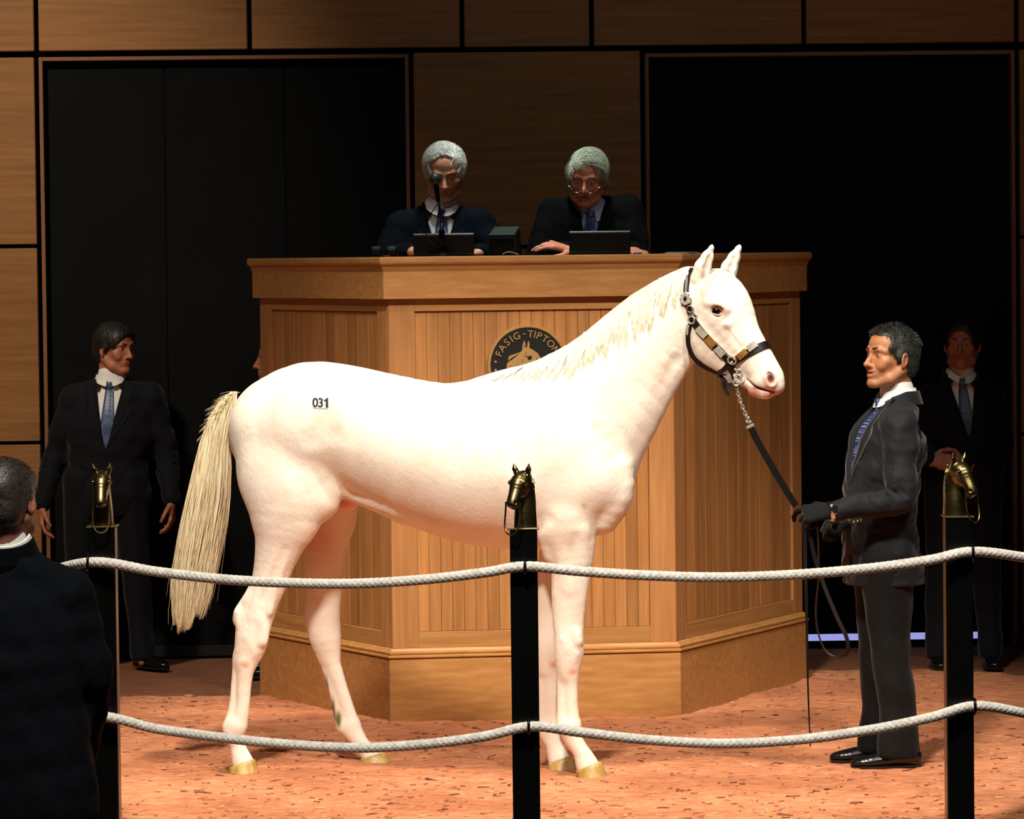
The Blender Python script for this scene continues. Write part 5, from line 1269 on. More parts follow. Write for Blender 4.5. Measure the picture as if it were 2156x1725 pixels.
hb, hj, hR, hc, hw = clothed(hp, J, skin='a9724c', suit=M_suitgrey, trs=M_trgrey, tie=M_tie, shirt=M_shirt, haircol='23241f', hair=dict(thick=.0035, line=.084, temple=True, len=.020, stand=.5, spike=.8, sweep=-.1, n=3500, rough=.0003),
    headopt=dict(smile=1.0, open=.007, eye=.0026, stubble=.25, wide=1.04, browz=.002), headS=1.04, hy=math.radians(8), hp=math.radians(-6), res=.0055, hres=.003, glove=(True, True), hem=L(1870, 1229)[2], btn=L(1800, 1020)[2], fat=1.0, wr=.005, lap=.075)
# teeth, watch, buttons
MB().box(-.017, .017, -.083, -.079, -.0640, -.0575, .001, Matrix.Translation(Vector(hc)) @ Matrix([list(r) for r in hR]).to_4x4() @ Matrix.Scale(1.04, 4)).build('teeth', M_white, hb)
wv = np.array(J['wrL']); ed = nrm(np.array(J['wrL']) - np.array(J['elL'])); wc = wv + ed * .006
wt = MB(); xa = nrm(np.cross(ed, (0, 0, 1.))); za = np.cross(xa, ed)
wt.tube([wc + (xa * math.cos(a) * .0385 + za * math.sin(a) * .036) for a in np.linspace(0, 2 * math.pi, 33)], 1, 8, flat=(.016, .005), up=None)
wo = wt.build('wristwatch', M_silver, hp.t, True, 40)
pd = nrm(xa * -1 * (1 if xa[0] < 0 else -1) * 1.0 + za * .15); pd = nrm(np.array((1.0, 0, .25)))
pc = wc + pd * .041; Mx = Vector(pd).to_track_quat('Z', 'Y').to_matrix().to_4x4(); Mx.translation = Vector(pc)
MB().lathe([(.0175, -.003), (.0185, .001), (.0165, .004), (.0001, .0042)], 28, Mx).build('watch_face', M_silver, wo, True, 40)
jb = BVHTree.FromPolygons([v.co.copy() for v in hj.data.vertices], [tuple(p_.vertices) for p_ in hj.data.polygons])
def on(obj_bt, p_, px, py, m_, r, name, par, flat_=.5):
    o_ = p_.Mi @ CAM; d_ = (p_.Mi.to_3x3() @ ray(px, py)).normalized(); h_, nr, _, _ = obj_bt.ray_cast(o_, d_)
    if h_ is None: return None
    Mx = nr.to_track_quat('Z', 'Y').to_matrix().to_4x4(); Mx.translation = h_
    return MB().lathe([(r * .9, -.002), (r, r * .3), (r * .7, r * .7 * flat_ * 2), (.0001, r * .8 * flat_ * 2)], 14, Mx).build(name, m_, par, True, 50)
for px, py in ((1789, 1101), (1797, 1100), (1805.5, 1098.5), (1813, 1097)): on(jb, hp, px, py, M_goldb, .0068, 'cuff_button', hj)
on(jb, hp, 1771, 1024, M_goldb, .0105, 'blazer_button', hj)
# ---------------------------------------------------------------- two auctioneers seated behind the rostrum
ZP = 1.24
def seated(px, dep, lab, S, head_px, neck_px, sh, el, wr_, hdirs, spine_px, **kw):
    b = P(px, 700, dep); p = Person('person', lab, (b.x, b.y, ZP), 0.0, S); L = p.L
    hz = .46 * S
    sp = [(0, .02, hz + .02, .175 * S, .13 * S), (0, .03, hz + .18 * S, .165 * S, .125 * S)]
    for (x, y, dy, a, c) in spine_px: q = L(x, y, dy); sp.append((q[0], q[1], q[2], a * S, c * S))
    J = dict(spine=sp, neck=tuple(L(*neck_px)), head=tuple(L(*head_px)), shL=tuple(L(*sh[0])), shR=tuple(L(*sh[1])), elL=tuple(L(*el[0])), elR=tuple(L(*el[1])), wrL=tuple(L(*wr_[0])), wrR=tuple(L(*wr_[1])),
             hipL=(.09, .0, hz), hipR=(-.09, 0, hz), knL=(.10, -.40, hz + .03), knR=(-.10, -.40, hz + .03), anL=(.10, -.36, .088 * S), anR=(-.10, -.36, .088 * S))
    J.update(hdirs)
    r = clothed(p, J, hem=hz - .06, seated=True, **kw)
    st = thing('office_stool', (b.x, b.y + .0, ZP), kw_l[lab], 'stool')
    MB().lathe([(.17, hz - .165), (.18, hz - .15), (.18, hz - .125), (.15, hz - .112)], 32).build('seat', M_blacksuit, st, True, 40)
    MB().lathe([(.022, .06), (.022, hz - .165)], 16).build('stem', M_blackmetal, st, True, 40)
    for k in range(5):
        a = 2 * math.pi * k / 5; MB().tube([(0, 0, .05), (.24 * math.cos(a), .24 * math.sin(a), .02)], [.022, .014], 8).build('leg', M_blackmetal, st, True, 40)
    return p, r
kw_l = {}
la = 'white-haired man in navy suit looking down behind the microphone on rostrum'; lb = 'grey-haired man in black suit and half-rim glasses leaning over rostrum'
kw_l[la] = 'black round stool under the white-haired auctioneer'; kw_l[lb] = 'black round stool under the auctioneer with glasses'
pA, rA = seated(930, 17.42, la, 1.08, (936, 362, -.055), (930, 441, .0), ((1010, 474, .0), (844, 476, .0)), ((1040, 548, -.08), (816, 552, -.08)), ((1010, 533, -.30), (868, 531, -.30)),
    dict(hdL=(-.8, -.6, -.1), pnL=(0, 0, -1), hdR=(.5, -.8, -.05), pnR=(0, 0, -1)), [(928, 560, .04, .18, .13), (928, 500, .02, .205, .13), (928, 466, .01, .18, .10)],
    skin='b07a60', suit=M_navy2, trs=M_navy2, tie=M_tie, shirt=M_shirt, haircol='c9cbc4', hair=dict(thick=.011, line=.112, temple=True, len=.038, stand=.05, jit=.12, n=5000, part=-.3, sweep=.5, top=.9),
    headopt=dict(eye=.0004, wide=1.06, lip='8a4a40', gz=-1), headS=1.05, hp=math.radians(20), res=.008, btn=P(930, 545, 17.42).z - ZP, vw=.082, lap=.07, brow='8a857c')
pB, rB = seated(1240, 17.42, lb, 1.08, (1235, 375, -.10), (1244, 443, -.03), ((1320, 442, .0), (1162, 452, .0)), ((1340, 545, -.10), (1136, 548, -.10)), ((1332, 529, -.30), (1204, 528, -.30)),
    dict(hdL=(.3, -.9, -.1), pnL=(0, 0, -1), hdR=(-.9, -.25, .28), pnR=(0, .4, -1), cuR=(.25, .3, .4, .5)), [(1240, 560, .06, .185, .13), (1240, 500, .02, .21, .13), (1243, 466, -.01, .18, .10)],
    skin='b57058', suit=M_blacksuit, trs=M_blacksuit, tie=M_tie, shirt=cloth('pale_blue_shirt', 'a3b0d0', .8, .1), haircol='9aa18c', hair=dict(thick=.010, line=.100, len=.045, stand=.04, jit=.10, part=.9, sweep=.25, top=1.8, n=5500),
    headopt=dict(eye=.0007, lip='7a4040', open=.006, gz=-1), headS=1.0, hy=math.radians(-8), hp=math.radians(15), hr=math.radians(3), res=.008, btn=P(1240, 535, 17.42).z - ZP, vw=.058, lap=.08, brow='5a4a3c')
# half-rim glasses low on the nose
_, _, R_, hc_, hw_ = rB; gm = MB()
for q in (-1, 1):
    gm.tube([hw_(q * .031 + .024 * math.cos(a), -.108, -.026 + .015 * math.sin(a)) for a in np.linspace(math.pi, 2 * math.pi, 17)], .0016, 6)
    gm.tube([hw_(q * .055, -.108, -.024), hw_(q * .078, -.075, -.014), hw_(q * .084, .0, .004)], .0016, 6)
gm.tube([hw_(-.008, -.109, -.024), hw_(0, -.113, -.021), hw_(.008, -.109, -.024)], .0016, 6)
gl_ = gm.build('glasses', M_silver, pB.t, True)
m, nt, bs = nmat('spectacle_lens'); bs.inputs['Transmission Weight'].default_value = 1; bs.inputs['Roughness'].default_value = 0; bs.inputs['IOR'].default_value = 1.1
for q in (-1, 1):
    MB().add([hw_(q * .031 + .0235 * math.cos(a), y, -.026 + .0145 * math.sin(a)) for y in (-.1085, -.1075) for a in np.linspace(math.pi, 2 * math.pi, 13)],
             [tuple(range(13)), tuple(range(25, 12, -1))] + [(i, (i + 1) % 13, (i + 1) % 13 + 13, i + 13) for i in range(13)]).build('lens', m, gl_)
# ---------------------------------------------------------------- attendants standing in the dark at the back
def standing(name, lab, gx, gy, yaw, S, ov, depth=None, **kw):
    g0 = G(gx, gy) if depth is None else Vector((P(gx, 900, depth).x, depth, 0)); p = Person(name, lab, (g0.x, g0.y, kw.pop('z0', 0.0)), yaw, S)
    s_ = S
    J = dict(spine=[(0, 0, .86 * s_, .18 * s_, .125 * s_), (0, 0, 1.03 * s_, .165 * s_, .115 * s_), (0, .005, 1.26 * s_, .195 * s_, .125 * s_), (0, .01, 1.40 * s_, .17 * s_, .10 * s_)],
             neck=(0, .02, 1.475 * s_), head=(0, -.01, 1.63 * s_), shL=(.17 * s_, .01, 1.405 * s_), shR=(-.17 * s_, .01, 1.405 * s_), elL=(.26 * s_, .03, 1.12 * s_), elR=(-.26 * s_, .03, 1.12 * s_),
             wrL=(.275 * s_, -.05, .86 * s_), wrR=(-.275 * s_, -.05, .86 * s_), hdL=(0, -.1, -1), hdR=(0, -.1, -1), pnL=(-1, .2, 0), pnR=(1, .2, 0),
             hipL=(.09 * s_, 0, .92 * s_), hipR=(-.09 * s_, 0, .92 * s_), knL=(.11 * s_, 0, .50 * s_), knR=(-.11 * s_, 0, .50 * s_), anL=(.13 * s_, .02, .088 * s_), anR=(-.13 * s_, .02, .088 * s_))
    J.update(ov(p) if callable(ov) else ov); r = clothed(p, J, hem=kw.pop('hem', .80 * s_), btn=kw.pop('btn', 1.12 * s_), **kw); return p, r
def ovl(p):
    L = p.L
    return dict(spine=[tuple(L(232, 1040)) + (.20, .13), tuple(L(228, 960)) + (.19, .12), tuple(L(232, 850)) + (.225, .135), tuple(L(234, 806)) + (.19, .10)], neck=tuple(L(234, 804)), head=tuple(L(243, 733, -.01)),
        shL=tuple(L(318, 834)), shR=tuple(L(156, 838)), elL=tuple(L(350, 948, .03)), elR=tuple(L(116, 960, .03)), wrL=tuple(L(362, 1058, -.04)), wrR=tuple(L(88, 1068, -.04)),
        hipL=(.10, 0, .93), hipR=(-.12, 0, .93), knL=(.13, 0, .50), knR=(-.14, 0, .50), anL=(.16, .02, .088), anR=(-.15, .05, .088), toeL=math.radians(38), toeR=math.radians(-10))
# the attendants themselves
pL, rL = standing('person', 'dark-haired man in navy suit standing in front of left black door', 232, 1407, 0, 1.0, ovl, skin='a5694c', suit=M_navy, trs=M_navy, tie=M_tie2, shirt=M_shirt, haircol='14120f',
    hair=dict(thick=.012, line=.066, len=.02, stand=.15, n=900), headopt=dict(smile=.3, lip='8a4a40'), headS=1.02, hy=math.radians(50), hp=math.radians(3), res=.009, vw=.072, hem=P(232, 1085, 18.85).z, btn=P(232, 945, 18.85).z)
def ovr(p):
    L = p.L
    return dict(neck=tuple(L(2022, 796)), head=tuple(L(2026, 724, -.02)), spine=[tuple(L(2035, 1040)) + (.18, .13), tuple(L(2035, 960)) + (.175, .12), tuple(L(2030, 860)) + (.205, .13), tuple(L(2022, 806)) + (.18, .10)],
        shL=tuple(L(2084, 838)), shR=tuple(L(1960, 838)), elL=tuple(L(2108, 940, .02)), elR=tuple(L(1925, 935, .02)), wrL=tuple(L(2030, 975, -.17)), wrR=tuple(L(1958, 970, -.17)), hdL=(-1, -.2, .1), pnL=(0, 1, -.2), hdR=(1, -.2, -.15), pnR=(0, 1, -.2), cuL=(.5, .5, .5, .5), cuR=(.6, .6, .6, .6))
pR, rR = standing('person', 'dim man in dark suit with clasped hands behind the handler', 2030, 1404, 0, .985, ovr, skin='9a6248', suit=M_navy, trs=M_navy, tie=M_tie2, shirt=M_shirt, haircol='0c0a08',
    hair=dict(thick=.012, line=.070, len=.02, stand=.15, n=900), headopt=dict(lip='7a4238'), headS=1.0, hy=math.radians(-14), res=.009, vw=.068)
pN, rN = standing('person', 'man hidden behind rostrum, only nose and fringe showing at its left edge', 592, 0, math.radians(-86), 1.0, dict(head=(0, -.01, 1.52), neck=(0, .03, 1.38), spine=[(0, 0, .84, .18, .12), (0, 0, 1.0, .165, .115), (0, .0, 1.16, .185, .12), (0, .01, 1.28, .16, .10)],
    shL=(.17, .01, 1.28), shR=(-.17, .01, 1.28)), depth=18.42, skin='a5694c', suit=M_navy, trs=M_navy, tie=M_tie2, shirt=M_shirt, haircol='14120f', hair=dict(thick=.012, line=.066, len=.02, stand=.15, n=600), headS=1.05, res=.010)
# ---------------------------------------------------------------- man in the foreground, seen from behind, on the lower floor
def ovf(p):
    L = p.L
    def LL(x, y, dy=0): v = L(x, y, dy); return tuple(v)
    return dict(head=LL(14, 1052), neck=LL(8, 1146), spine=[LL(20, 1680) + (.29, .17), LL(16, 1500) + (.255, .155), LL(8, 1330) + (.255, .15), LL(8, 1215) + (.20, .115)],
        shL=LL(150, 1246), shR=LL(-128, 1246), elL=LL(198, 1430, .02), elR=LL(-180, 1430, .02), wrL=LL(165, 1640, .20), wrR=LL(-150, 1620, .2), hdL=(.7, -.5, -.3), hdR=(-.7, -.5, -.3))
pF, rF = standing('person', 'man in dark navy suit seen from behind in the left foreground', 14, 0, math.radians(172), 1.03, ovf, depth=12.25, z0=-.5, skin='8a5a48', suit=cloth('inky_navy_suit', '030509', .9, .0, 900, .08), trs=M_navy,
    tie=None, shirt=M_shirt, haircol='241c17', hair=dict(thick=.006, line=.075, len=.014, stand=.2, n=1500), headS=1.14, res=.009, back=True, fat=1.05, hem=.50, hy=math.radians(-10))

bF = BVHTree.FromPolygons([v.co.copy() for v in rF[1].data.vertices], [tuple(p_.vertices) for p_ in rF[1].data.polygons])
for py in (1592, 1604, 1616): on(bF, pF, 212 - (py - 1592) * .3, py, M_goldb, .0055, 'cuff_button', rF[1])
# ================================================================ THINGS ON THE ROSTRUM
M_plast = plain('dark_plastic', '040607', .5, 0, .15); M_plast2 = plain('grey_plastic_edge', '48545a', .35, 0, .4)
def monitor(xl, xr, yt, dep, lab):
    a = P(xl, yt, dep); b = P(xr, yt, dep); w = (b - a).length; h = a.z - 2.0; t = thing('laptop', ((a.x + b.x) / 2, dep, 2.0), lab, 'laptop', 0, 'laptops on the rostrum'); tl = math.radians(12)
    Mt = Matrix.Translation((0, 0, .012)) @ Matrix.Rotation(tl, 4, 'X')
    hh = (h - .012) / math.cos(tl)
    MB().box(-w / 2, w / 2, -.009, 0, 0, hh - .008, .004, Mt).build('lid', M_plast, t); MB().box(-w / 2, w / 2, -.0105, .002, hh - .009, hh, .003, Mt).build('lid_edge', M_plast2, t)
    MB().box(-w / 2, w / 2, 0.0, .15, 0, .014, .004).build('keyboard_base', M_plast, t)
    MB().box(-w / 2 + .012, w / 2 - .012, .0005, .002, .01, hh - .014, .0005, Mt).build('screen', plain('screen_glass', '0a0c10', .1), t)
monitor(870, 998, 492, 16.90, 'dark laptop lid in front of the white-haired auctioneer'); monitor(1198, 1327, 487, 16.90, 'dark laptop lid in front of the auctioneer with glasses')
b = P(1062, 530, 17.06); sp = thing('desk_speaker', (b.x, b.y, 2.0), 'black wedge-shaped desk speaker box between the two auctioneers', 'speaker', math.radians(-14))
MB().add([(x, y, z) for x, y, z in ((-.064, -.05, 0), (.064, -.05, 0), (.064, .07, 0), (-.064, .07, 0), (-.064, -.05, .088), (.064, -.05, .088), (.056, .055, .124), (-.056, .055, .124))],
         [(3, 2, 1, 0), (4, 5, 6, 7), (0, 1, 5, 4), (1, 2, 6, 5), (2, 3, 7, 6), (3, 0, 4, 7)]).build('housing', M_plast, sp)
MB().box(-.054, .054, -.053, -.05, .01, .078, .002).build('grille', M_blackmetal, sp); MB().box(-.058, .058, -.004, 0, -.055, .055, .002, Matrix.Translation((0, .002, .107)) @ Matrix.Rotation(math.radians(-71), 4, 'X')).build('top_panel', plain('green_black_panel', '1c2a26', .4), sp)
b = P(930, 530, 16.86); mc = thing('microphone', (b.x, b.y, 2.0), 'black microphone on a thin upright desk stand before the white-haired man', 'microphone')
Lc = lambda x, y, dy=0: P(x, y, 16.86 + dy) - Vector((b.x, b.y, 2.0))
MB().lathe([(.001, 0), (.055, 0), (.055, .006), (.045, .014), (.010, .018), (.010, .03)], 28).build('stand_base', M_blackmetal, mc, True, 40)
MB().tube([Lc(930, 533), Lc(930, 470)], .0075, 10).build('stand_post', M_blackmetal, mc, True); MB().tube([Lc(930, 498), Lc(930, 484)], .014, 12).build('clutch', M_blackmetal, mc, True, 40)
MB().tube([Lc(930, 476), Lc(926, 440), Lc(921, 415)], .0055, 10).build('gooseneck', M_blackmetal, mc, True)
MB().tube([Lc(923, 425), Lc(918, 390)], [.009, .0135], 16).build('handle', M_blackmetal, mc, True, 40)
MB().ball(Lc(916, 377), (.0262, .0262, .0280), 24, 16).build('windscreen', plain('mesh_grille', '2c302f', .5, .4), mc, True)
pts = [Lc(922, 428), Lc(905, 455), Lc(898, 480, .0), Lc(900, 500, -.01), Lc(912, 515, -.02), Lc(928, 522, -.02)]
MB().tube(cr([tuple(p) for p in pts], 6), .0022, 6).build('cable', M_blackmetal, mc, True)
def small(name, lab, cat, x0, x1, ytop, dep, dy, m_, parts=None, **k):
    a = P(x0, ytop, dep); c = P(x1, ytop, dep); h = max(a.z - 2.0, .004)
    t = thing(name, ((a.x + c.x) / 2, dep, 2.0), lab, cat); w = (c.x - a.x) / 2; MB().box(-w, w, -dy / 2, dy / 2, 0, h, min(.012, h * .4)).build('body', m_, t); return t, w, h
for x0, x1, lab in ((778, 806, 'black radio handset lying left on the rostrum top'), (811, 838, 'black radio handset beside the red pen on rostrum')):
    t, w, h = small('handset', lab, 'handset', x0, x1, 521, 16.88, .06, M_plast); MB().ball((0, 0, h), (w * .8, .02, .004), 14, 6).build('keypad', M_plast2, t, True)
t = thing('pen', P(811, 531, 16.82), 'small red pen leaning beside the handsets on rostrum', 'pen'); t.location.z = 2.0
MB().tube([(-.008, 0, .0042), (.012, .03, .0042)], [.002, .0035], 8).build('barrel', plain('red_plastic', 'a01810', .4), t, True); MB().tube([(.012, .03, .0042), (.022, .045, .0042)], .004, 8).build('cap', plain('red_cap', '7a1008', .4), t, True)
t = thing('cable_loop', P(1075, 528, 16.86), 'pale thin cable loop beside the desk speaker', 'cable'); t.location.z = 2.0
MB().tube(cr([(-.035, 0, .004), (-.028, 0, .010), (-.008, 0, .0155), (.018, .0, .010), (.034, 0, .004)], 6), .0018, 6).build('wire', plain('pale_cable', '8a8478', .5), t, True)
t = thing('paper_stack', P(1436, 530, 16.84), 'few loose white papers at the right end of rostrum', 'papers'); t.location.z = 2.0
for i in range(3): MB().box(-.085 + .01 * i, .075 - .006 * i, -.06, .06, .0008 + .0022 * i, .0020 + .0022 * i, 0, Matrix.Rotation(.1 - .09 * i, 4, 'Z')).build('sheet', plain('white_paper_%d' % i, 'b5b8b2', .8), t)
t = thing('phone', P(1343, 528, 16.86), 'small phone with blue rim by the right laptop', 'phone'); t.location.z = 2.0
MB().box(-.02, .02, -.02, .02, 0, .007, .002).build('case', plain('blue_case', '26447a', .4), t); MB().box(-.018, .018, -.018, .018, .007, .008).build('screen', M_plast, t)

# ================================================================ HALTER AND LEAD (on the horse's head)
M_lea = plain('dark_brown_leather', '180d08', .42, 0, .3, .2, 60); M_sil = plain('halter_silver', 'cfcabd', .25, .75); M_cop = plain('halter_bronze_plate', 'b07c38', .35, .6); M_eng = plain('engraved_silver', 'b8b2a4', .4, .45, .5, .35, 220)
ht = thing('halter', horse.matrix_world @ Vector(HH(1470, 660, 0)), 'dark leather show halter with silver and bronze plates on horse head', 'halter', rot=(0, 0, -YAW)); ho = HMi @ ht.location
def hit(px, py, off=.003):
    d = (HMi.to_3x3() @ ray(px, py)).normalized(); h_, nr, _, _ = BT.ray_cast(CL, d)
    if h_ is None: return Vector(HH(px, py, -.03)), Vector((0, -1, 0))
    return h_ + nr * off, nr
def strap(name, px, w, t_, m_, n=6, off=.004, par=None):
    q = cr(px, n); A = [hit(a[0], a[1], off) for a in q]; P_ = [a[0] - ho for a in A]; N_ = [a[1] for a in A]
    N2 = [(N_[max(i - 1, 0)] + N_[i] + N_[min(i + 1, len(N_) - 1)]).normalized() for i in range(len(N_))]
    for _ in range(2): P_ = [P_[0]] + [(P_[i - 1] + P_[i] * 2 + P_[i + 1]) / 4 for i in range(1, len(P_) - 1)] + [P_[-1]]
    return MB().tube(P_, 1.0, 4, flat=(w, t_), up=[tuple(v) for v in N2]).build(name, m_, par or ht)
def loop_strap(name, c, d1, w, t_, m_, a0=0, a1=360, off=.004, n=72):
    c = Vector(c); d1 = Vector(d1).normalized(); d2 = HN - d1 * HN.dot(d1); d2.normalize(); pts = []; ns = []
    for k in range(n + 1):
        a = math.radians(a0 + (a1 - a0) * k / n); o_ = d1 * math.cos(a) + d2 * math.sin(a); h_, nr, _, _ = BT.ray_cast(c + o_ * .30, -o_)
        if h_ is None or (h_ - c).length > .2: continue
        pts.append(h_ + o_ * off - ho); ns.append(o_)
    for _ in range(3): pts = [pts[0]] + [(pts[i - 1] + pts[i] * 2 + pts[i + 1]) / 4 for i in range(1, len(pts) - 1)] + [pts[-1]]
    return MB().tube(pts, 1.0, 4, flat=(w, t_), up=[tuple(v) for v in ns]).build(name, m_, ht)
# noseband round the nose (front of nose -> near cheek ring and the far side)
nf0 = Vector(HH(1619, 724, 0)); nb0 = Vector(HH(1545, 768, 0)); loop_strap('noseband', (nf0 + nb0) / 2, nf0 - nb0, .030, .005, M_lea)
cs = Vector(HH(1452, 688, 0)); ct = Vector(HH(1452, 572, 0)); loop_strap('crown_strap', (cs + ct) / 2, ct - cs, .021, .005, M_lea, 8, 118)
strap('crown_strap', [(1459, 568), (1450, 588), (1446, 610), (1449, 638), (1455, 660)], .021, .005, M_lea, off=.007)
strap('crown_overlay', [(1450, 584), (1447, 604), (1447, 622)], .008, .004, M_sil, off=.011)
strap('cheek_strap', [(1458, 664), (1466, 684), (1490, 712), (1513, 736), (1534, 757), (1541, 762)], .028, .005, M_lea)
strap('cheek_edging', [(1466, 668), (1482, 692), (1500, 712), (1520, 735), (1540, 754)], .0035, .006, M_sil, off=.006)
strap('silver_plate', [(1470, 690), (1478, 700), (1487, 709)], .025, .004, M_eng, off=.009); strap('bronze_plate', [(1489, 711), (1497, 720), (1505, 728)], .027, .005, M_cop, off=.009)
strap('silver_plate', [(1509, 732), (1516, 740), (1524, 748)], .025, .004, M_eng, off=.009)
strap('bronze_plate', [(1556, 752), (1564, 746), (1573, 739)], .024, .004, M_cop, off=.011); strap('silver_plate', [(1576, 736), (1584, 729), (1591, 724)], .025, .004, M_eng, off=.011)
def ringobj(name, c, nrm_, r, rt, m_, par=None, sx=1.0):
    Mx = Vector(nrm_).to_track_quat('Z', 'Y').to_matrix().to_4x4(); Mx.translation = Vector(c)
    return MB().tube([Mx @ Vector((r * math.cos(a) * sx, r * math.sin(a), 0)) for a in np.linspace(0, 2 * math.pi, 25)], rt, 8, cap=False).build(name, m_, par or ht, True)
def lh(px, py, off): h_, nr = hit(px, py, off); return h_ - ho, nr
c, nr = lh(1446, 629, .010); Mx = nr.to_track_quat('Z', 'Y').to_matrix().to_4x4(); Mx.translation = c
cc = MB().lathe([(.0235, -.003), (.025, .001), (.019, .0045), (.012, .004), (.0001, .006)], 20, Mx).build('concho', M_eng, ht, True, 30)
MB().ball(c + nr * .004, (.0075, .007, .010), 12, 8).build('concho_stone', M_lea, cc, True)
for k in range(8):
    a = k * math.pi / 4; MB().ball(c + (Mx.to_3x3() @ Vector((.021 * math.cos(a), .021 * math.sin(a), .002))), .005, 8, 6).build('concho_bead', M_sil, cc, True)
c, nr = lh(1455, 650, .007); ringobj('buckle', c, nr, .013, .003, M_sil)
c, nr = lh(1458, 674, .008); ringobj('cheek_ring', c, nr, .014, .0035, M_sil); c, nr = lh(1466, 665, .008); ringobj('cheek_ring', c, nr, .008, .003, M_sil)
c, nr = lh(1543, 757, .010); ringobj('square_ring', c, nr, .016, .0035, M_sil)
# throat strap hanging behind the jaw
fp = lambda px, py, lat: Vector(HH(px, py, lat)) - ho
thr = cr([tuple(fp(1456, 676, -.088)), tuple(fp(1449, 700, -.086)), tuple(fp(1450, 728, -.080)), tuple(fp(1462, 755, -.066)), tuple(fp(1484, 773, -.05)), tuple(fp(1510, 783, -.036)), tuple(fp(1530, 791, -.026)), tuple(fp(1541, 797, -.02))], 6)
MB().tube(thr, 1.0, 4, flat=(.017, .005), up=(0, -1, 0)).build('throat_strap', M_lea, ht)
thr2 = cr([tuple(fp(1456, 676, .086)), tuple(fp(1449, 700, .084)), tuple(fp(1450, 728, .078)), tuple(fp(1462, 755, .064)), tuple(fp(1484, 773, .048)), tuple(fp(1510, 785, .03)), tuple(fp(1541, 797, .0))], 6)
MB().tube(thr2, 1.0, 4, flat=(.017, .005), up=(0, -1, 0)).build('throat_strap', M_lea, ht)
strap('throat_plate', [(1451, 684), (1449, 694), (1448, 704)], .012, .003, M_eng, off=.010)
MB().tube(cr([tuple(fp(1541, 762, -.052)), tuple(fp(1540, 775, -.046)), tuple(fp(1546, 786, -.036)), tuple(fp(1550, 796, -.03))], 5), 1.0, 4, flat=(.030, .006), up=(0, -1, 0)).build('chin_strap', M_lea, ht)
MB().tube(cr([tuple(fp(1524, 786, -.034)), tuple(fp(1536, 798, -.034)), tuple(fp(1538, 806, -.03))], 5), 1.0, 4, flat=(.020, .007), up=(0, -1, 0)).build('buckle_keeper', M_sil, ht)
MB().tube(cr([tuple(fp(1518, 789, -.03)), tuple(fp(1524, 803, -.03)), tuple(fp(1526, 818, -.03)), tuple(fp(1534, 834, -.03))], 5), [1, 1, 1, 1, 1, 1, 1, 1, 1, 1, 1, .95, .9, .8, .6, .3], 4, flat=(.016, .005), up=(0, -1, 0)).build('strap_end', M_lea, ht)
MB().tube(cr([tuple(fp(1536, 800, -.028)), tuple(fp(1540, 812, -.028)), tuple(fp(1544, 818, -.028))], 5), 1.0, 4, flat=(.034, .012), up=(0, -1, 0)).build('chin_pad', M_lea, ht)
for (x, y, l) in ((1541, 763, -.062), (1548, 778, -.052), (1546, 756, -.064)): MB().ball(fp(x, y, l), .0055, 10, 8).build('stud', M_sil, ht, True)
# ---- lead: chain then leather strap down to the gloved hand, tail and loop hanging
hand_w = hp.M @ Vector(np.array(J0['wrL']) + nrm(J0['hdL']) * .10)
c0 = horse.matrix_world @ Vector(HH(1552, 796, -.045)); ld = thing('lead_shank', c0, 'black leather lead shank with silver chain from halter to handler', 'lead')
WL = lambda x, y, d: P(x, y, d) - c0
def dl(t): return c0.y + (hand_w.y - .01 - c0.y) * t
cp = [(1556, 783, dl(0) - .0), (1552, 800, dl(.02)), (1553, 822, dl(.08)), (1559, 846, dl(.16)), (1568, 868, dl(.24)), (1576, 888, dl(.30))]
C = np.array(cr([tuple(WL(*q)) for q in cp], 24)); sg = np.r_[0, np.cumsum(np.linalg.norm(np.diff(C, axis=0), axis=1))]; nl = 15
for i in range(nl):
    s_ = sg[-1] * (i + .5) / nl; q = Vector([np.interp(s_, sg, C[:, k]) for k in range(3)]); q2 = Vector([np.interp(min(s_ + .003, sg[-1]), sg, C[:, k]) for k in range(3)]); d = (q2 - q).normalized()
    sd = Vector((0, 1, 0)) if i % 2 else Vector((1, 0, 0)); sd = (sd - d * sd.dot(d)).normalized(); L2 = sg[-1] / nl * .86; wd = .0062
    MB().tube([q + d * (L2 * math.cos(a)) + sd * (wd * math.sin(a)) for a in np.linspace(0, 2 * math.pi, 17)], .0021, 6, cap=False).build('chain_link', M_sil, ld, True)
for (x, y, r) in ((1556, 784, .010), (1553, 797, .012), (1550, 806, .010)):
    q = WL(x, y, dl(0) - .012); MB().tube([q + Vector((r * math.cos(a), .2 * r * math.sin(a), r * math.sin(a) * 1.2)) for a in np.linspace(0, 2 * math.pi, 21)], .003, 8, cap=False).build('snap_ring', M_sil, ld, True)
MB().tube([WL(1547, 812, dl(0) - .01), WL(1560, 806, dl(0) - .01), WL(1572, 798, dl(0) + .0)], [.0045, .0035, .0022], 8).build('snap_hook', M_sil, ld, True)
for q in ((1576, 880), (1573, 888), (1580, 889)): MB().ball(WL(q[0], q[1], dl(.3)), .0058, 10, 8).build('bead', M_sil, ld, True)
MB().box(-.016, .016, -.006, .006, -.006, .006, .002, Matrix.Translation(WL(1580, 898, dl(.32))) @ Matrix.Rotation(math.radians(-25), 4, 'Y')).build('metal_tip', M_sil, ld)
M_blea = plain('black_lead_leather', '090808', .5, 0, .22)
sp_ = cr([tuple(WL(1580, 900, dl(.32))), tuple(WL(1602, 942, dl(.5))), tuple(WL(1640, 1008, dl(.78))), tuple(WL(1676, 1066, dl(1.0)))], 8)
MB().tube(sp_, 1.0, 4, flat=(.026, .005), up=(0, -1, 0)).build('strap', M_blea, ld)
hd = hand_w.y
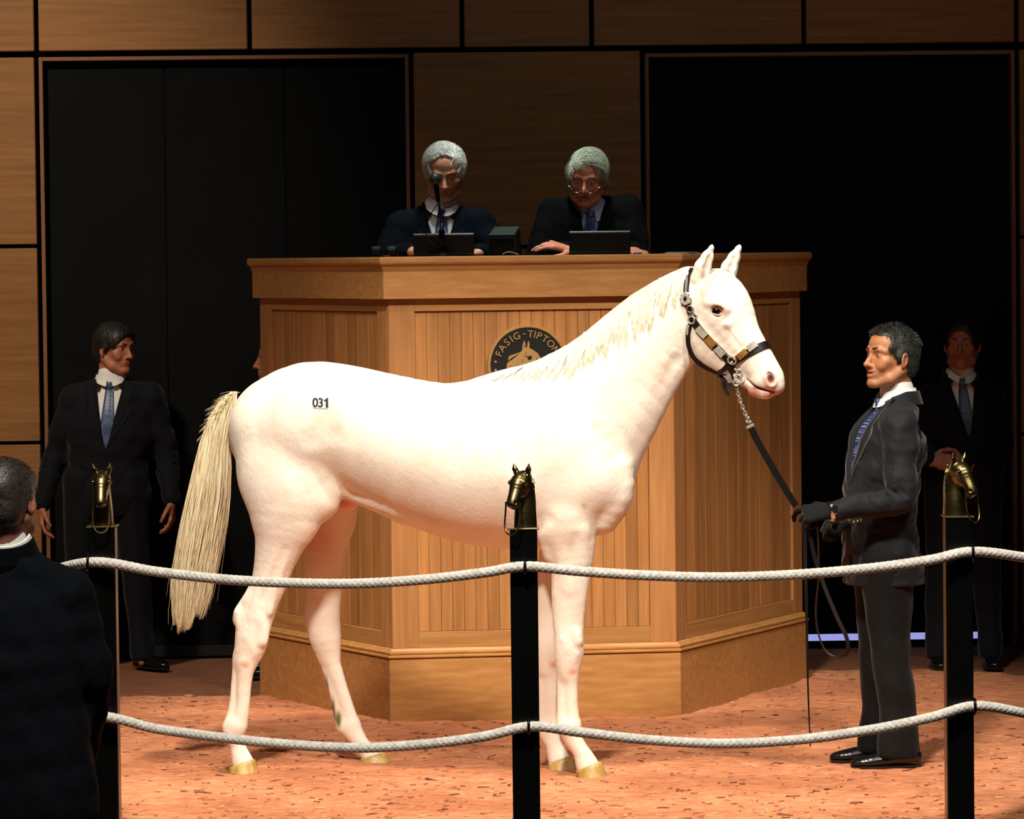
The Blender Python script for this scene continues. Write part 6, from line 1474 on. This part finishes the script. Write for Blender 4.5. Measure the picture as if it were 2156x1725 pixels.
tl = cr([tuple(WL(1694, 1100, hd)), tuple(WL(1695, 1160, hd)), tuple(WL(1697, 1240, hd - .01)), tuple(WL(1699, 1330, hd - .01)), tuple(WL(1701, 1440, hd)), tuple(WL(1706, 1572, hd + .01))], 8)
MB().tube(tl, [1 - .72 * (i / (len(tl) - 1)) for i in range(len(tl))], 4, flat=(.0165, .004), up=(0, -1, 0)).build('strap_tail', M_blea, ld)
lp = cr([tuple(WL(1703, 1105, hd + .03)), tuple(WL(1712, 1160, hd + .03)), tuple(WL(1732, 1225, hd + .02)), tuple(WL(1760, 1295, hd)), tuple(WL(1783, 1345, hd - .01)), tuple(WL(1783, 1375, hd)), tuple(WL(1762, 1384, hd + .03)), tuple(WL(1738, 1370, hd + .05)), tuple(WL(1722, 1330, hd + .06)), tuple(WL(1718, 1280, hd + .06)), tuple(WL(1724, 1210, hd + .05)), tuple(WL(1722, 1110, hd + .05))], 8)
MB().tube(lp, 1.0, 4, flat=(.015, .004), up=(.3, -1, 0)).build('strap_loop', plain('worn_brown_leather', '140e0c', .5, 0, .25), ld)
# ================================================================ HIP NUMBER STICKER
def hp_pt(px, py, off): h_, nr = hit(px, py, off); return h_, nr
c, nr = hp_pt(676, 848, .0015); sk = thing('number_sticker', horse.matrix_world @ c, 'white oval hip sticker with black number 031 on the horse', 'sticker', rot=(0, 0, -YAW)); V = []; n = 32; rows = 5
def sp_pt(u, v, off): h_, nr_ = hit(676 + u, 848 + v, off); return h_ - c
for j in range(rows + 1):
    for k in range(n):
        a = 2 * math.pi * k / n; e_ = 4.0; cx_ = abs(math.cos(a)) ** (2 / e_) * (1 if math.cos(a) > 0 else -1); sy = abs(math.sin(a)) ** (2 / e_) * (1 if math.sin(a) > 0 else -1)
        V.append(sp_pt(18.5 * cx_ * (1 - j / rows * .999), 12.5 * sy * (1 - j / rows * .999), .0022))
Fc = [(j * n + k, j * n + (k + 1) % n, (j + 1) * n + (k + 1) % n, (j + 1) * n + k) for j in range(rows) for k in range(n)]
MB().add(V, Fc).build('paper', plain('sticker_white', 'd8d8d4', .6), sk)
M_ink = plain('black_ink', '0a0a0a', .5)
for ch, dx in (('0', -11.6), ('3', -.6), ('1', 11)):
    MB_D = MB()
    if ch == '1':
        o1 = [(4, 0), (8.5, 0), (8.5, 20), (5.5, 20), (4.5, 17.6), (0, 15.8), (0, 13), (4, 14)]; nq = len(o1)
        tv = [Vector((x, y, z)) for z in (1, 0) for x, y in o1]; tf = [(0, 1, 2, 3, 4, 7), (4, 5, 6, 7), (15, 12, 11, 10, 9, 8), (15, 14, 13, 12)] + [(i, i + nq, (i + 1) % nq + nq, (i + 1) % nq) for i in range(nq)]
    else: tv, tf = text_vf(ch, 24, .01)
    x0 = min(v.x for v in tv); x1 = max(v.x for v in tv); y0 = min(v.y for v in tv); y1 = max(v.y for v in tv); sc_ = 19.0 / (y1 - y0)
    for bo in (-.55, 0, .55): MB_D.add([sp_pt(dx + bo + (v.x - (x0 + x1) / 2) * sc_ * .92, -(v.y - (y0 + y1) / 2) * sc_, .0036 + (.0008 if v.z > 0 else 0)) for v in tv], tf)
    MB_D.build('digit', M_ink, sk)
